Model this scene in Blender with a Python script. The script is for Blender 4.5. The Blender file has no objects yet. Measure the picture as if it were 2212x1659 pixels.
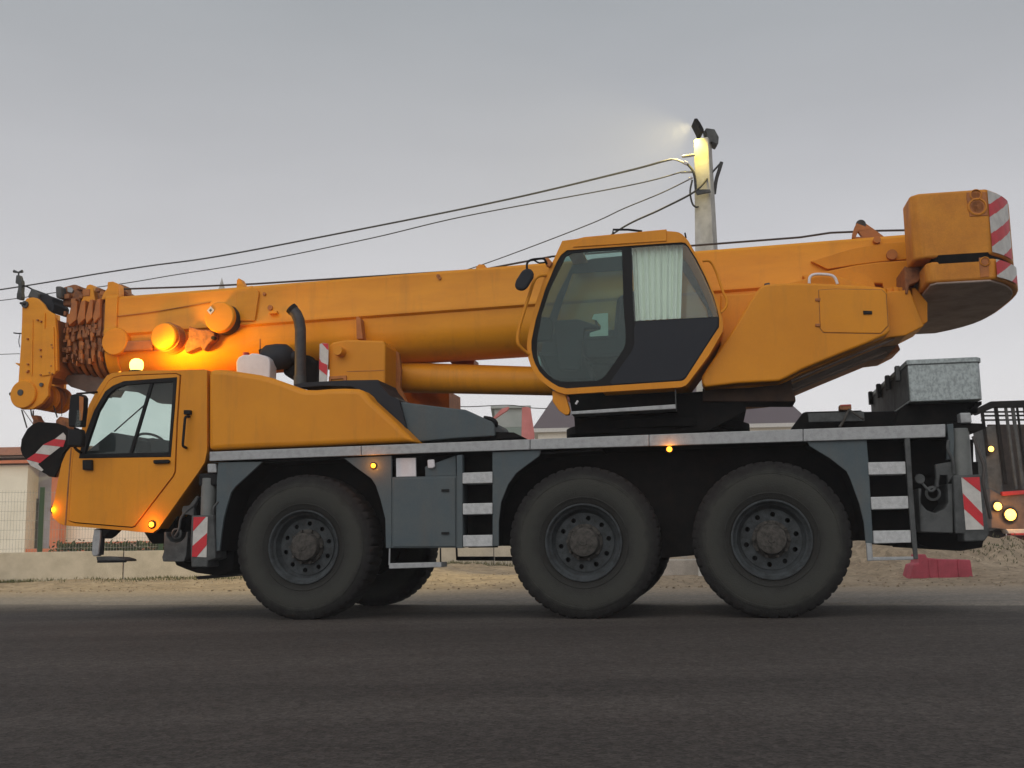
import bpy, bmesh, math, random
from mathutils import Vector, Matrix, noise
from mathutils.geometry import tessellate_polygon
random.seed(7)
R = math.radians
scene = bpy.context.scene
COL = scene.collection

# ------------------------------------------------------------------ camera
FPX, PITCH, ROLL, EYE = 2343.14, 0.1431, -0.0167, 0.711     # focal length in px of a 2212 px wide frame
CX, CY = 1106.0, 829.5
FW = Vector((0, math.cos(PITCH), math.sin(PITCH)))
_r = Vector((1, 0, 0)); _u = _r.cross(FW)
RT = _r * math.cos(ROLL) + _u * math.sin(ROLL)
UP = -_r * math.sin(ROLL) + _u * math.cos(ROLL)
cam_d = bpy.data.cameras.new('camera'); cam = bpy.data.objects.new('camera', cam_d)
COL.objects.link(cam)
cam_d.sensor_width = 36; cam_d.lens = 36 * FPX / 2212
cam_d.clip_start = 0.05; cam_d.clip_end = 5000
m = Matrix.Identity(4)
for i in range(3):
    m[i][0] = RT[i]; m[i][1] = UP[i]; m[i][2] = -FW[i]
m[2][3] = EYE
cam.matrix_world = m
scene.camera = cam

# ------------------------------------------------------------------ light
SUN_EL, SUN_AZ = R(38), R(200)          # soft light from behind the camera, slightly left
w = bpy.data.worlds.new('World'); scene.world = w; w.use_nodes = True
nt = w.node_tree; nt.nodes.clear()
out = nt.nodes.new('ShaderNodeOutputWorld'); bg = nt.nodes.new('ShaderNodeBackground')
sky = nt.nodes.new('ShaderNodeTexSky'); sky.sky_type = 'NISHITA'; sky.sun_disc = False
sky.sun_elevation = SUN_EL; sky.sun_rotation = SUN_AZ; sky.dust_density = 4.0
skm = nt.nodes.new('ShaderNodeMixRGB'); skm.blend_type = 'MULTIPLY'; skm.inputs[0].default_value = 1
skm.inputs[2].default_value = (0.08, 0.08, 0.08, 1)
nt.links.new(sky.outputs[0], skm.inputs[1])
tc = nt.nodes.new('ShaderNodeTexCoord'); sp = nt.nodes.new('ShaderNodeSeparateXYZ')
rp = nt.nodes.new('ShaderNodeValToRGB')
SK = [(0.0, (.92, .90, .905)), (.11, (.84, .825, .835)), (.238, (.63, .625, .645)), (.35, (.485, .49, .51)),
      (.465, (.395, .415, .435)), (.70, (.34, .36, .385)), (1.0, (.32, .34, .365))]
el = rp.color_ramp.elements
el[0].position = SK[0][0]; el[0].color = (*SK[0][1], 1); el[1].position = 1; el[1].color = (*SK[-1][1], 1)
for p_, c_ in SK[1:-1]:
    e = el.new(p_); e.color = (*c_, 1)
cn = nt.nodes.new('ShaderNodeTexNoise'); cn.inputs['Scale'].default_value = 2.2; cn.inputs['Detail'].default_value = 4
cm = nt.nodes.new('ShaderNodeMapRange'); cm.inputs[1].default_value = .25; cm.inputs[2].default_value = .75; cm.inputs[3].default_value = .93; cm.inputs[4].default_value = 1.07
mul = nt.nodes.new('ShaderNodeMixRGB'); mul.blend_type = 'MULTIPLY'; mul.inputs[0].default_value = 1
mx = nt.nodes.new('ShaderNodeMixRGB'); mx.inputs[0].default_value = 0.08
nt.links.new(tc.outputs['Generated'], sp.inputs[0]); nt.links.new(sp.outputs[2], rp.inputs[0])
cmp_ = nt.nodes.new('ShaderNodeMapping'); cmp_.inputs['Scale'].default_value = (1, 1, 3.5)
nt.links.new(tc.outputs['Generated'], cmp_.inputs[0]); nt.links.new(cmp_.outputs[0], cn.inputs['Vector']); nt.links.new(cn.outputs[0], cm.inputs[0])
nt.links.new(rp.outputs[0], mul.inputs[1]); nt.links.new(cm.outputs[0], mul.inputs[2])
nt.links.new(mul.outputs[0], mx.inputs[1]); nt.links.new(skm.outputs[0], mx.inputs[2])
nt.links.new(mx.outputs[0], bg.inputs[0]); bg.inputs[1].default_value = 1.04
nt.links.new(bg.outputs[0], out.inputs[0])
sd = bpy.data.lights.new('sun', 'SUN'); sd.energy = 0.95; sd.angle = R(60); sd.color = (1, .97, .93)
so = bpy.data.objects.new('sun', sd); COL.objects.link(so)
sdir = Vector((math.sin(SUN_AZ) * math.cos(SUN_EL), math.cos(SUN_AZ) * math.cos(SUN_EL), math.sin(SUN_EL)))
so.rotation_euler = sdir.to_track_quat('Z', 'Y').to_euler()
scene.view_settings.view_transform = 'Standard'; scene.view_settings.look = 'None'
scene.view_settings.exposure = 0.0; scene.view_settings.gamma = 1; scene.view_settings.use_curve_mapping = False
scene.render.engine = 'CYCLES'
cy = scene.cycles
cy.use_denoising = True; cy.max_bounces = 6; cy.transparent_max_bounces = 12; cy.volume_bounces = 1
cy.sample_clamp_indirect = 3; cy.caustics_reflective = False; cy.caustics_refractive = False

# ------------------------------------------------------------------ measuring: crops of the photograph -> metres
THETA, OX, OY = 0.1835, -2.018, 10.3974
AX = Vector((math.cos(THETA), -math.sin(THETA), 0)); NX = Vector((math.sin(THETA), math.cos(THETA), 0))
ORG = Vector((OX, OY, 0)); EYEV = Vector((0, 0, EYE))
CR = {'d': (0, 0, 1), '1': (0, 553.05, .25), '2': (0, 898.6, .25), '3': (483.9, 622.1, .25), '4': (483.9, 933.2, .25),
      '5': (1036.9, 466.6, .25), '6': (1002.3, 846.8, .25), '7': (1486.2, 933.2, .25), '8': (1659, 691.3, .25),
      '9': (1728.2, 371.6, .21875), '10': (1348, 224.7, .1979), '11': (1866.4, 846.8, .2605),
      'n1': (0, 570.3, .125), 'n2': (0, 760.4, .125), 'n3': (1935.6, 846.8, .125), 'n4': (1935.6, 1036.9, .125),
      'n5': (0, 950.5, .21875), 'n6': (864.1, 743.1, .1875), 'T': (1503.5, 483.9, .2292), 'O': (328.3, 985.1, .16671),
      'R': (1693.6, 777.7, .15625), 'B': (190.1, 639.4, .19532), 'U': (915.9, 1157.9, .125)}

def ray(c, x, y):
    a, b, k = CR[c]; x = a + x * k; y = b + y * k
    return (FW + RT * ((x - CX) / FPX) - UP * ((y - CY) / FPX))

def P(c, x, y, w=0.0):
    """point of the crane-side plane at lateral depth w -> (s, w, z) in the crane's own frame"""
    d = ray(c, x, y)
    t = ((ORG - EYEV).dot(NX) + w) / d.dot(NX)
    q = EYEV + d * t
    return Vector(((q - ORG).dot(AX), w, q.z))

def S(c, pts, w=0.0):
    return [(p.x, p.z) for p in (P(c, x, y, w) for x, y in pts)]

def G(c, x, y, Y):
    """point at world distance Y seen at that place of the photograph"""
    d = ray(c, x, y)
    return EYEV + d * (Y / d.y)

# ------------------------------------------------------------------ materials
def mat(name, col, rough=.6, metal=0., col2=None, nscale=6., mixlo=.4, mixhi=.65, bump=0., bscale=60., spec=.5,
        emit=None, estr=0., stretch=None, coat=0., fine=0., streak=0.):
    m = bpy.data.materials.new(name); m.use_nodes = True
    n = m.node_tree; b = n.nodes['Principled BSDF']
    b.inputs['Base Color'].default_value = (*col, 1); b.inputs['Roughness'].default_value = rough
    b.inputs['Metallic'].default_value = metal; b.inputs['Specular IOR Level'].default_value = spec
    if coat: b.inputs['Coat Weight'].default_value = coat; b.inputs['Coat Roughness'].default_value = .25
    tcn = n.nodes.new('ShaderNodeTexCoord'); src = tcn.outputs['Object']
    if stretch:
        mp = n.nodes.new('ShaderNodeMapping'); mp.inputs['Scale'].default_value = stretch
        n.links.new(src, mp.inputs[0]); src = mp.outputs[0]
    last = None
    if col2:
        nz = n.nodes.new('ShaderNodeTexNoise'); nz.inputs['Scale'].default_value = nscale
        nz.inputs['Detail'].default_value = 8; nz.inputs['Roughness'].default_value = .65
        mr = n.nodes.new('ShaderNodeMapRange'); mr.inputs[1].default_value = mixlo; mr.inputs[2].default_value = mixhi
        mi = n.nodes.new('ShaderNodeMixRGB'); mi.inputs[1].default_value = (*col, 1); mi.inputs[2].default_value = (*col2, 1)
        n.links.new(src, nz.inputs['Vector']); n.links.new(nz.outputs[0], mr.inputs[0])
        n.links.new(mr.outputs[0], mi.inputs[0]); last = mi.outputs[0]
        rr = n.nodes.new('ShaderNodeMapRange'); rr.inputs[3].default_value = max(0, rough - .08); rr.inputs[4].default_value = min(1, rough + .12)
        n.links.new(nz.outputs[0], rr.inputs[0]); n.links.new(rr.outputs[0], b.inputs['Roughness'])
    if fine:
        nf = n.nodes.new('ShaderNodeTexNoise'); nf.inputs['Scale'].default_value = bscale; nf.inputs['Detail'].default_value = 6
        n.links.new(tcn.outputs['Object'], nf.inputs['Vector'])
        fr = n.nodes.new('ShaderNodeMapRange'); fr.inputs[1].default_value = .3; fr.inputs[2].default_value = .7
        fr.inputs[3].default_value = 1 - fine; fr.inputs[4].default_value = 1 + fine
        mm = n.nodes.new('ShaderNodeMixRGB'); mm.blend_type = 'MULTIPLY'; mm.inputs[0].default_value = 1
        mm.inputs[1].default_value = (*col, 1)
        if last: n.links.new(last, mm.inputs[1])
        n.links.new(nf.outputs[0], fr.inputs[0]); n.links.new(fr.outputs[0], mm.inputs[2]); last = mm.outputs[0]
    if streak:
        mp2 = n.nodes.new('ShaderNodeMapping'); mp2.inputs['Scale'].default_value = (7, 3, .7)
        ns = n.nodes.new('ShaderNodeTexNoise'); ns.inputs['Scale'].default_value = 1.0; ns.inputs['Detail'].default_value = 9; ns.inputs['Roughness'].default_value = .7
        n.links.new(tcn.outputs['Object'], mp2.inputs[0]); n.links.new(mp2.outputs[0], ns.inputs['Vector'])
        sr = n.nodes.new('ShaderNodeMapRange'); sr.inputs[1].default_value = .52; sr.inputs[2].default_value = .74; sr.inputs[3].default_value = 0; sr.inputs[4].default_value = streak
        ms = n.nodes.new('ShaderNodeMixRGB'); ms.inputs[2].default_value = (.16, .085, .035, 1)
        n.links.new(ns.outputs[0], sr.inputs[0]); n.links.new(sr.outputs[0], ms.inputs[0])
        if last: n.links.new(last, ms.inputs[1])
        else: ms.inputs[1].default_value = (*col, 1)
        last = ms.outputs[0]
    if last: n.links.new(last, b.inputs['Base Color'])
    if bump:
        nb = n.nodes.new('ShaderNodeTexNoise'); nb.inputs['Scale'].default_value = bscale; nb.inputs['Detail'].default_value = 5
        bp = n.nodes.new('ShaderNodeBump'); bp.inputs['Strength'].default_value = bump; bp.inputs['Distance'].default_value = .01
        n.links.new(src, nb.inputs['Vector']); n.links.new(nb.outputs[0], bp.inputs['Height'])
        n.links.new(bp.outputs[0], b.inputs['Normal'])
    if emit:
        b.inputs['Emission Color'].default_value = (*emit, 1); b.inputs['Emission Strength'].default_value = estr
    return m

def glass(name, tint, refl=.03, rough=.05, dirt=None, dirtf=0.):
    """thin pane: both faces of the slab are crossed, so each takes half of the tint"""
    m = bpy.data.materials.new(name); m.use_nodes = True; n = m.node_tree
    n.nodes.clear(); o = n.nodes.new('ShaderNodeOutputMaterial')
    t = n.nodes.new('ShaderNodeBsdfTransparent'); t.inputs[0].default_value = (*[c ** .5 for c in tint], 1)
    g = n.nodes.new('ShaderNodeBsdfGlossy'); g.inputs['Roughness'].default_value = rough
    lw = n.nodes.new('ShaderNodeLayerWeight'); lw.inputs[0].default_value = .5
    pw_ = n.nodes.new('ShaderNodeMath'); pw_.operation = 'POWER'; pw_.inputs[1].default_value = 5
    n.links.new(lw.outputs['Facing'], pw_.inputs[0])
    ad = n.nodes.new('ShaderNodeMath'); ad.operation = 'MULTIPLY_ADD'; ad.inputs[1].default_value = .5; ad.inputs[2].default_value = refl
    n.links.new(pw_.outputs[0], ad.inputs[0])
    mx = n.nodes.new('ShaderNodeMixShader'); n.links.new(ad.outputs[0], mx.inputs[0])
    n.links.new(t.outputs[0], mx.inputs[1]); n.links.new(g.outputs[0], mx.inputs[2])
    last = mx.outputs[0]
    if dirt:
        d = n.nodes.new('ShaderNodeBsdfDiffuse'); d.inputs[0].default_value = (*dirt, 1)
        nz = n.nodes.new('ShaderNodeTexNoise'); nz.inputs['Scale'].default_value = 3.0; nz.inputs['Detail'].default_value = 6
        tcn = n.nodes.new('ShaderNodeTexCoord'); n.links.new(tcn.outputs['Object'], nz.inputs['Vector'])
        mr = n.nodes.new('ShaderNodeMapRange'); mr.inputs[3].default_value = dirtf * .3; mr.inputs[4].default_value = dirtf * 1.6
        n.links.new(nz.outputs[0], mr.inputs[0])
        m2 = n.nodes.new('ShaderNodeMixShader'); n.links.new(mr.outputs[0], m2.inputs[0])
        n.links.new(last, m2.inputs[1]); n.links.new(d.outputs[0], m2.inputs[2]); last = m2.outputs[0]
    n.links.new(last, o.inputs[0]); return m

M = {}
M['orange'] = mat('orange_paint', (.76, .292, .012), .45, col2=(.63, .228, .012), nscale=1.4, mixlo=.35, mixhi=.8, spec=.25, fine=.06, bscale=220, streak=.22)
M['boom'] = mat('boom_paint', (.80, .315, .012), .45, col2=(.64, .225, .014), nscale=1.1, mixlo=.4, mixhi=.85, spec=.28, stretch=(1, 3, 5), fine=.07, bscale=200, streak=.24)
M['cwt'] = mat('counterweight_paint', (.64, .255, .030), .6, col2=(.50, .185, .028), nscale=3., fine=.08, bscale=120, bump=.15, spec=.25, streak=.35)
M['odark'] = mat('grimy_orange_steel', (.52, .17, .025), .6, col2=(.32, .11, .03), nscale=5., mixlo=.35, mixhi=.65, bump=.2)
M['rust'] = mat('greasy_boom_steel', (.36, .13, .035), .65, col2=(.16, .062, .028), nscale=14., mixlo=.35, mixhi=.65, bump=.4, bscale=40)
M['under'] = mat('lightened_concrete', (.40, .31, .26), .85, col2=(.28, .21, .17), nscale=4., bump=.3)  # grey-brown concrete, lightened to make up for weak light bounced off the road
M['steel'] = mat('blue_grey_carrier_paint', (.080, .104, .116), .6, col2=(.115, .128, .128), nscale=3., mixlo=.4, mixhi=.8, fine=.10, bscale=150, spec=.25, streak=.18)
M['steel2'] = mat('dusty_grey_steel', (.095, .10, .10), .65, col2=(.055, .058, .058), nscale=9., fine=.12, bscale=150, spec=.25)
M['dark'] = mat('black_chassis', (.006, .006, .0065), .8, col2=(.014, .012, .011), nscale=8., spec=.12)
M['black'] = mat('black_rubber', (.009, .009, .010), .6, spec=.2)
M['navy'] = mat('dark_slate_panel', (.021, .024, .031), .6, col2=(.028, .030, .036), nscale=2., spec=.2)
M['alu'] = mat('scuffed_aluminium', (.37, .38, .385), .5, metal=.25, col2=(.25, .255, .26), nscale=18., mixlo=.45, mixhi=.75, bump=.25, bscale=120, fine=.08)
M['rung'] = mat('white_grip_plate', (.55, .56, .56), .6, col2=(.42, .43, .43), nscale=25., bump=.3, bscale=160, fine=.06)
M['white'] = mat('white_plastic', (.72, .70, .72), .5, col2=(.62, .60, .62), nscale=5.)
M['wred'] = mat('reflective_red', (.62, .018, .03), .5, col2=(.5, .02, .03), nscale=12.)
M['wwhite'] = mat('reflective_white', (.62, .60, .56), .5, col2=(.5, .48, .45), nscale=12.)
M['tyre'] = mat('dusty_tyre_rubber', (.036, .036, .034), .85, col2=(.075, .070, .060), nscale=5., mixlo=.35, mixhi=.7, bump=.5, bscale=70, fine=.12)
M['rim'] = mat('grey_rim_paint', (.056, .064, .069), .7, col2=(.030, .033, .034), nscale=10., fine=.2, bscale=120, spec=.2)
M['hub'] = mat('dusty_hub', (.085, .078, .070), .9, col2=(.038, .036, .033), nscale=22., bump=.6, bscale=50, spec=.2)
M['glass'] = glass('tinted_window', (.82, .92, .88), .025, .03, (.35, .42, .40), .03)
M['glass2'] = glass('dark_tinted_window', (.50, .68, .63), .02, .05, (.10, .17, .18), .10)
M['curtain'] = mat('pale_curtain', (.90, .92, .84), .9, col2=(.78, .80, .72), nscale=3., stretch=(9, 1, .3), mixlo=.35, mixhi=.75)
M['tube'] = mat('jack_tube', (.14, .15, .145), .5, col2=(.20, .21, .20), nscale=4.)
M['exh'] = mat('exhaust_pipe', (.045, .042, .045), .5, metal=.3, col2=(.08, .07, .065), nscale=8.)
M['cable'] = mat('cable_black', (.03, .03, .032), .7)
M['rope'] = mat('steel_rope', (.07, .06, .055), .6, metal=.4)
M['chequer'] = None
M['amber'] = mat('amber_lamp', (1, .35, .02), .3, emit=(1, .33, .02), estr=5)
M['beacon'] = mat('beacon_flash', (1, .6, .1), .3, emit=(1, .60, .10), estr=6)
M['head'] = mat('headlamp_glow', (1, .6, .2), .3, emit=(1, .50, .09), estr=4)
M['lampglow'] = mat('flood_lens', (1, .9, .5), .3, emit=(1, .82, .35), estr=3)
M['conc'] = mat('pole_concrete', (.52, .51, .47), .9, col2=(.38, .37, .34), nscale=4., bump=.3, fine=.08, bscale=60)
M['wallc'] = mat('precast_concrete', (.46, .42, .375), .9, col2=(.37, .335, .295), nscale=3., bump=.3, fine=.1, bscale=50)
M['cream'] = mat('cream_render', (.86, .81, .70), .9, col2=(.76, .71, .60), nscale=1.2, fine=.05)
M['bluewall'] = mat('pale_blue_wall', (.50, .53, .58), .9, col2=(.38, .39, .42), nscale=2.)
M['terra'] = mat('terracotta_paint', (.66, .21, .10), .8, col2=(.55, .18, .10), nscale=4.)
M['roof'] = mat('brown_roof_tiles', (.42, .20, .13), .9, col2=(.32, .15, .10), nscale=8.)
M['green'] = mat('fence_green', (.018, .05, .022), .5)
M['mauve'] = mat('slate_roof', (.11, .082, .095), .85, col2=(.12, .095, .105), nscale=2., stretch=(1, 1, 8))
M['grass'] = mat('verge_grass', (.06, .075, .025), .9, col2=(.13, .11, .05), nscale=3.)
M['pink'] = mat('faded_red_plastic', (.40, .055, .085), .65, col2=(.30, .04, .06), nscale=6., bump=.2)
M['red'] = mat('red_paint', (.42, .03, .03), .5)
M['beige'] = mat('dusty_bumper', (.13, .10, .09), .7, col2=(.08, .065, .06), nscale=6.)
M['shed'] = mat('pale_shed', (.38, .40, .38), .9, col2=(.3, .33, .31), nscale=1.)
M['wire'] = mat('galvanised_wire', (.30, .30, .28), .6)
M['hedge'] = mat('hedge_leaf', (.035, .06, .02), .9, col2=(.07, .09, .03), nscale=4.)

def tyre_mat():
    m = mat('dusty_tyre_sidewall', (.034, .033, .031), .95, bump=.6, bscale=90, spec=.15)
    n = m.node_tree; b = n.nodes['Principled BSDF']; tcn = n.nodes.new('ShaderNodeTexCoord')
    sx = n.nodes.new('ShaderNodeSeparateXYZ'); n.links.new(tcn.outputs['Object'], sx.inputs[0])
    cb = n.nodes.new('ShaderNodeCombineXYZ'); n.links.new(sx.outputs[0], cb.inputs[0]); n.links.new(sx.outputs[2], cb.inputs[1])
    ln = n.nodes.new('ShaderNodeVectorMath'); ln.operation = 'LENGTH'; n.links.new(cb.outputs[0], ln.inputs[0])
    nz = n.nodes.new('ShaderNodeTexNoise'); nz.inputs['Scale'].default_value = 7; nz.inputs['Detail'].default_value = 8; nz.inputs['Roughness'].default_value = .7
    n.links.new(tcn.outputs['Object'], nz.inputs['Vector'])
    ad = n.nodes.new('ShaderNodeMath'); ad.operation = 'MULTIPLY_ADD'; ad.inputs[1].default_value = .16; n.links.new(nz.outputs[0], ad.inputs[0]); n.links.new(ln.outputs[1], ad.inputs[2])
    rp = n.nodes.new('ShaderNodeValToRGB'); e = rp.color_ramp.elements
    e[0].position = .42; e[0].color = (.026, .025, .023, 1); e[1].position = .80; e[1].color = (.028, .026, .025, 1)
    for p_, c_ in ((.47, (.030, .030, .028)), (.56, (.048, .049, .044)), (.64, (.052, .052, .046)), (.69, (.031, .031, .029)), (.73, (.020, .019, .019))):
        q = e.new(p_); q.color = (*c_, 1)
    n.links.new(ad.outputs[0], rp.inputs[0]); n.links.new(rp.outputs[0], b.inputs['Base Color'])
    return m
M['tyre'] = tyre_mat()

def chequer_mat(name, base):
    m = mat(name, base, .45, metal=.3, col2=tuple(c * .62 for c in base), nscale=34., mixlo=.42, mixhi=.6, stretch=(1, 1, .7))
    n = m.node_tree; b = n.nodes['Principled BSDF']
    tcn = n.nodes.new('ShaderNodeTexCoord')
    outs = []
    for ang in (45, -45):
        mp = n.nodes.new('ShaderNodeMapping'); mp.inputs['Rotation'].default_value = (0, R(ang), 0)
        mp.inputs['Scale'].default_value = (14, 14, 34)
        v = n.nodes.new('ShaderNodeTexVoronoi'); v.feature = 'F1'; v.inputs['Randomness'].default_value = .12; v.inputs['Scale'].default_value = 1.
        n.links.new(tcn.outputs['Object'], mp.inputs[0]); n.links.new(mp.outputs[0], v.inputs['Vector'])
        outs.append(v.outputs['Distance'])
    mn = n.nodes.new('ShaderNodeMath'); mn.operation = 'MINIMUM'
    n.links.new(outs[0], mn.inputs[0]); n.links.new(outs[1], mn.inputs[1])
    mr = n.nodes.new('ShaderNodeMapRange'); mr.inputs[1].default_value = .18; mr.inputs[2].default_value = .32
    mr.inputs[3].default_value = 1; mr.inputs[4].default_value = 0
    bp = n.nodes.new('ShaderNodeBump'); bp.inputs['Strength'].default_value = .8; bp.inputs['Distance'].default_value = .006
    n.links.new(mn.outputs[0], mr.inputs[0]); n.links.new(mr.outputs[0], bp.inputs['Height']); n.links.new(bp.outputs[0], b.inputs['Normal'])
    return m
M['chequer'] = chequer_mat('chequer_plate', (.40, .45, .45))

# ------------------------------------------------------------------ mesh helpers
def tag(o, label=None, cat=None, group=None, kind=None):
    if label: o['label'] = label
    if cat: o['category'] = cat
    if group: o['group'] = group
    if kind: o['kind'] = kind
    return o

def mk(name, verts, faces, m, parent=None, smooth=None, bevel=0, seg=2):
    me = bpy.data.meshes.new(name); me.from_pydata([tuple(v) for v in verts], [], faces)
    bm = bmesh.new(); bm.from_mesh(me); bmesh.ops.recalc_face_normals(bm, faces=bm.faces); bm.to_mesh(me); bm.free()
    if m: me.materials.append(m)
    o = bpy.data.objects.new(name, me); COL.objects.link(o)
    if parent: o.parent = parent
    if smooth is not None:
        for p in me.polygons: p.use_smooth = True
        me.set_sharp_from_angle(angle=R(smooth))
    if bevel:
        b = o.modifiers.new('bevel', 'BEVEL'); b.width = bevel; b.segments = seg; b.limit_method = 'ANGLE'; b.angle_limit = R(25)
    return o

def empty(name, loc=(0, 0, 0), rz=0., parent=None):
    o = bpy.data.objects.new(name, None); COL.objects.link(o); o.location = loc; o.rotation_euler = (0, 0, rz)
    o.empty_display_size = .2
    if parent: o.parent = parent
    return o

def tri_prism(loops, w0, w1):
    """loops of (s,z): outer first, then holes; solid between lateral depths w0 and w1"""
    tris = tessellate_polygon([[Vector((a, b, 0)) for a, b in lp] for lp in loops])
    flat = [p for lp in loops for p in lp]; n = len(flat)
    V = [(a, w0, b) for a, b in flat] + [(a, w1, b) for a, b in flat]
    F = [tuple(t) for t in tris] + [tuple(n + i for i in reversed(t)) for t in tris]
    k = 0
    for lp in loops:
        L = len(lp)
        for i in range(L):
            j = (i + 1) % L
            F.append((k + i, k + j, n + k + j, n + k + i))
        k += L
    return V, F

def quad_prism(lp, w0, w1):
    n = len(lp)
    V = [(a, w0, b) for a, b in lp] + [(a, w1, b) for a, b in lp]
    F = [tuple(range(n)), tuple(range(2 * n - 1, n - 1, -1))] + [(i, (i + 1) % n, n + (i + 1) % n, n + i) for i in range(n)]
    return V, F

def prism(name, lp, w0, w1, m, parent, holes=(), bevel=0, smooth=None, seg=2):
    if holes: V, F = tri_prism([lp] + list(holes), w0, w1)
    else: V, F = quad_prism(lp, w0, w1)
    return mk(name, V, F, m, parent, smooth=smooth, bevel=bevel, seg=seg)

def px(name, c, pts, w0, w1, m, parent, holes=(), bevel=0, wm=None, smooth=None, seg=2):
    wm = w0 if wm is None else wm
    return prism(name, S(c, pts, wm), w0, w1, m, parent, [S(c, h, wm) for h in holes], bevel, smooth, seg)

def offset(pts, d, closed=True):
    n = len(pts); out = []
    for i in range(n):
        a = Vector(pts[i - 1] if (closed or i > 0) else pts[i]); b = Vector(pts[i]); c = Vector(pts[(i + 1) % n] if (closed or i < n - 1) else pts[i])
        e1 = (b - a); e2 = (c - b)
        if e1.length < 1e-9: e1 = e2
        if e2.length < 1e-9: e2 = e1
        e1.normalize(); e2.normalize()
        n1 = Vector((-e1.y, e1.x)); n2 = Vector((-e2.y, e2.x)); nn = n1 + n2
        if nn.length < 1e-6: nn = n1
        nn.normalize(); k = max(.5, nn.dot(n1))
        out.append(tuple(b + nn * d / k))
    return out

def area(pts):
    return .5 * sum(pts[i - 1][0] * pts[i][1] - pts[i][0] * pts[i - 1][1] for i in range(len(pts)))

def grow(pts, d):
    """outwards by d"""
    return offset(pts, -d if area(pts) > 0 else d)

def band(name, pts, th, w0, w1, m, parent, bevel=0):
    q = offset(pts, th, closed=False)
    return prism(name, list(pts) + list(reversed(q)), w0, w1, m, parent, bevel=bevel)

def box(name, a, b, m, parent=None, bevel=0):
    x0, y0, z0 = a; x1, y1, z1 = b
    V = [(x0, y0, z0), (x1, y0, z0), (x1, y1, z0), (x0, y1, z0), (x0, y0, z1), (x1, y0, z1), (x1, y1, z1), (x0, y1, z1)]
    F = [(0, 1, 2, 3), (4, 7, 6, 5), (0, 4, 5, 1), (1, 5, 6, 2), (2, 6, 7, 3), (3, 7, 4, 0)]
    return mk(name, V, F, m, parent, bevel=bevel)

def tube_geo(path, r, seg=10, caps=True):
    path = [Vector(p) for p in path]; V = []; F = []
    rs = r if isinstance(r, (list, tuple)) else [r] * len(path)
    up = None
    for i, p in enumerate(path):
        t = (path[min(i + 1, len(path) - 1)] - path[max(i - 1, 0)]).normalized()
        if up is None:
            up = Vector((0, 0, 1)) if abs(t.z) < .9 else Vector((0, 1, 0))
        a = t.cross(up)
        if a.length < 1e-4: a = t.cross(Vector((1, 0, 0)))
        a.normalize(); b = a.cross(t).normalized(); up = b
        for k in range(seg):
            g = 2 * math.pi * k / seg
            V.append(p + (a * math.cos(g) + b * math.sin(g)) * rs[i])
    for i in range(len(path) - 1):
        for k in range(seg):
            F.append((i * seg + k, i * seg + (k + 1) % seg, (i + 1) * seg + (k + 1) % seg, (i + 1) * seg + k))
    if caps:
        F.append(tuple(range(seg))); F.append(tuple(reversed(range((len(path) - 1) * seg, len(path) * seg))))
    return V, F

def tube(name, path, r, m, parent=None, seg=10):
    V, F = tube_geo(path, r, seg)
    return mk(name, V, F, m, parent, smooth=50)

def rounded(path, rad=.04, n=4):
    """round the corners of a polyline"""
    path = [Vector(p) for p in path]; out = [path[0]]
    for i in range(1, len(path) - 1):
        a, b, c = path[i - 1], path[i], path[i + 1]
        d1 = min(rad, (a - b).length * .45); d2 = min(rad, (c - b).length * .45)
        p = b + (a - b).normalized() * d1; q = b + (c - b).normalized() * d2
        for k in range(n + 1):
            t = k / n
            out.append(p * (1 - t) ** 2 + b * 2 * t * (1 - t) + q * t * t)
    out.append(path[-1]); return out

def lathe(name, prof, c, m, parent, axis='w', seg=48, mod=None, smooth=35, caps=False):
    """prof: (radius, offset along axis); axis w = lateral, z = vertical"""
    V = []; F = []; n = len(prof); c = Vector(c)
    for k in range(seg):
        g = 2 * math.pi * k / seg
        for i, (r, o) in enumerate(prof):
            rr = mod(i, k, r) if mod else r
            if axis == 'w': V.append(c + Vector((rr * math.cos(g), o, rr * math.sin(g))))
            elif axis == 'z': V.append(c + Vector((rr * math.cos(g), rr * math.sin(g), o)))
            else: V.append(c + Vector((o, rr * math.cos(g), rr * math.sin(g))))
    for k in range(seg):
        for i in range(n - 1):
            k2 = (k + 1) % seg
            F.append((k * n + i, k * n + i + 1, k2 * n + i + 1, k2 * n + i))
    if caps and prof[0][0] > 1e-4: F.append(tuple(k * n for k in range(seg)))
    if caps and prof[-1][0] > 1e-4: F.append(tuple(k * n + n - 1 for k in reversed(range(seg))))
    o = mk(name, V, F, m, parent, smooth=smooth)
    return o

def cyl(name, c, r, l, m, parent, axis='w', seg=24, ch=.006):
    return lathe(name, [(r - ch, 0), (r, ch), (r, l - ch), (r - ch, l)], c, m, parent, axis, seg, caps=True)

def disp(p, w):  # display px helper
    return P('d', p[0], p[1], w)

# ------------------------------------------------------------------ ground
exec_ground = True
def grid(name, x0, x1, y0, y1, nx, ny, m, zf, edge=None):
    V = []; F = []
    for j in range(ny + 1):
        for i in range(nx + 1):
            x = x0 + (x1 - x0) * i / nx; t = (j / ny)
            lo = edge(x) if edge else y0
            y = lo + (y1 - lo) * (t ** 1.6)
            V.append((x, y, zf(x, y)))
    for j in range(ny):
        for i in range(nx):
            a = j * (nx + 1) + i
            F.append((a, a + 1, a + nx + 2, a + nx + 1))
    return mk(name, V, F, m, None, smooth=60)

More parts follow.
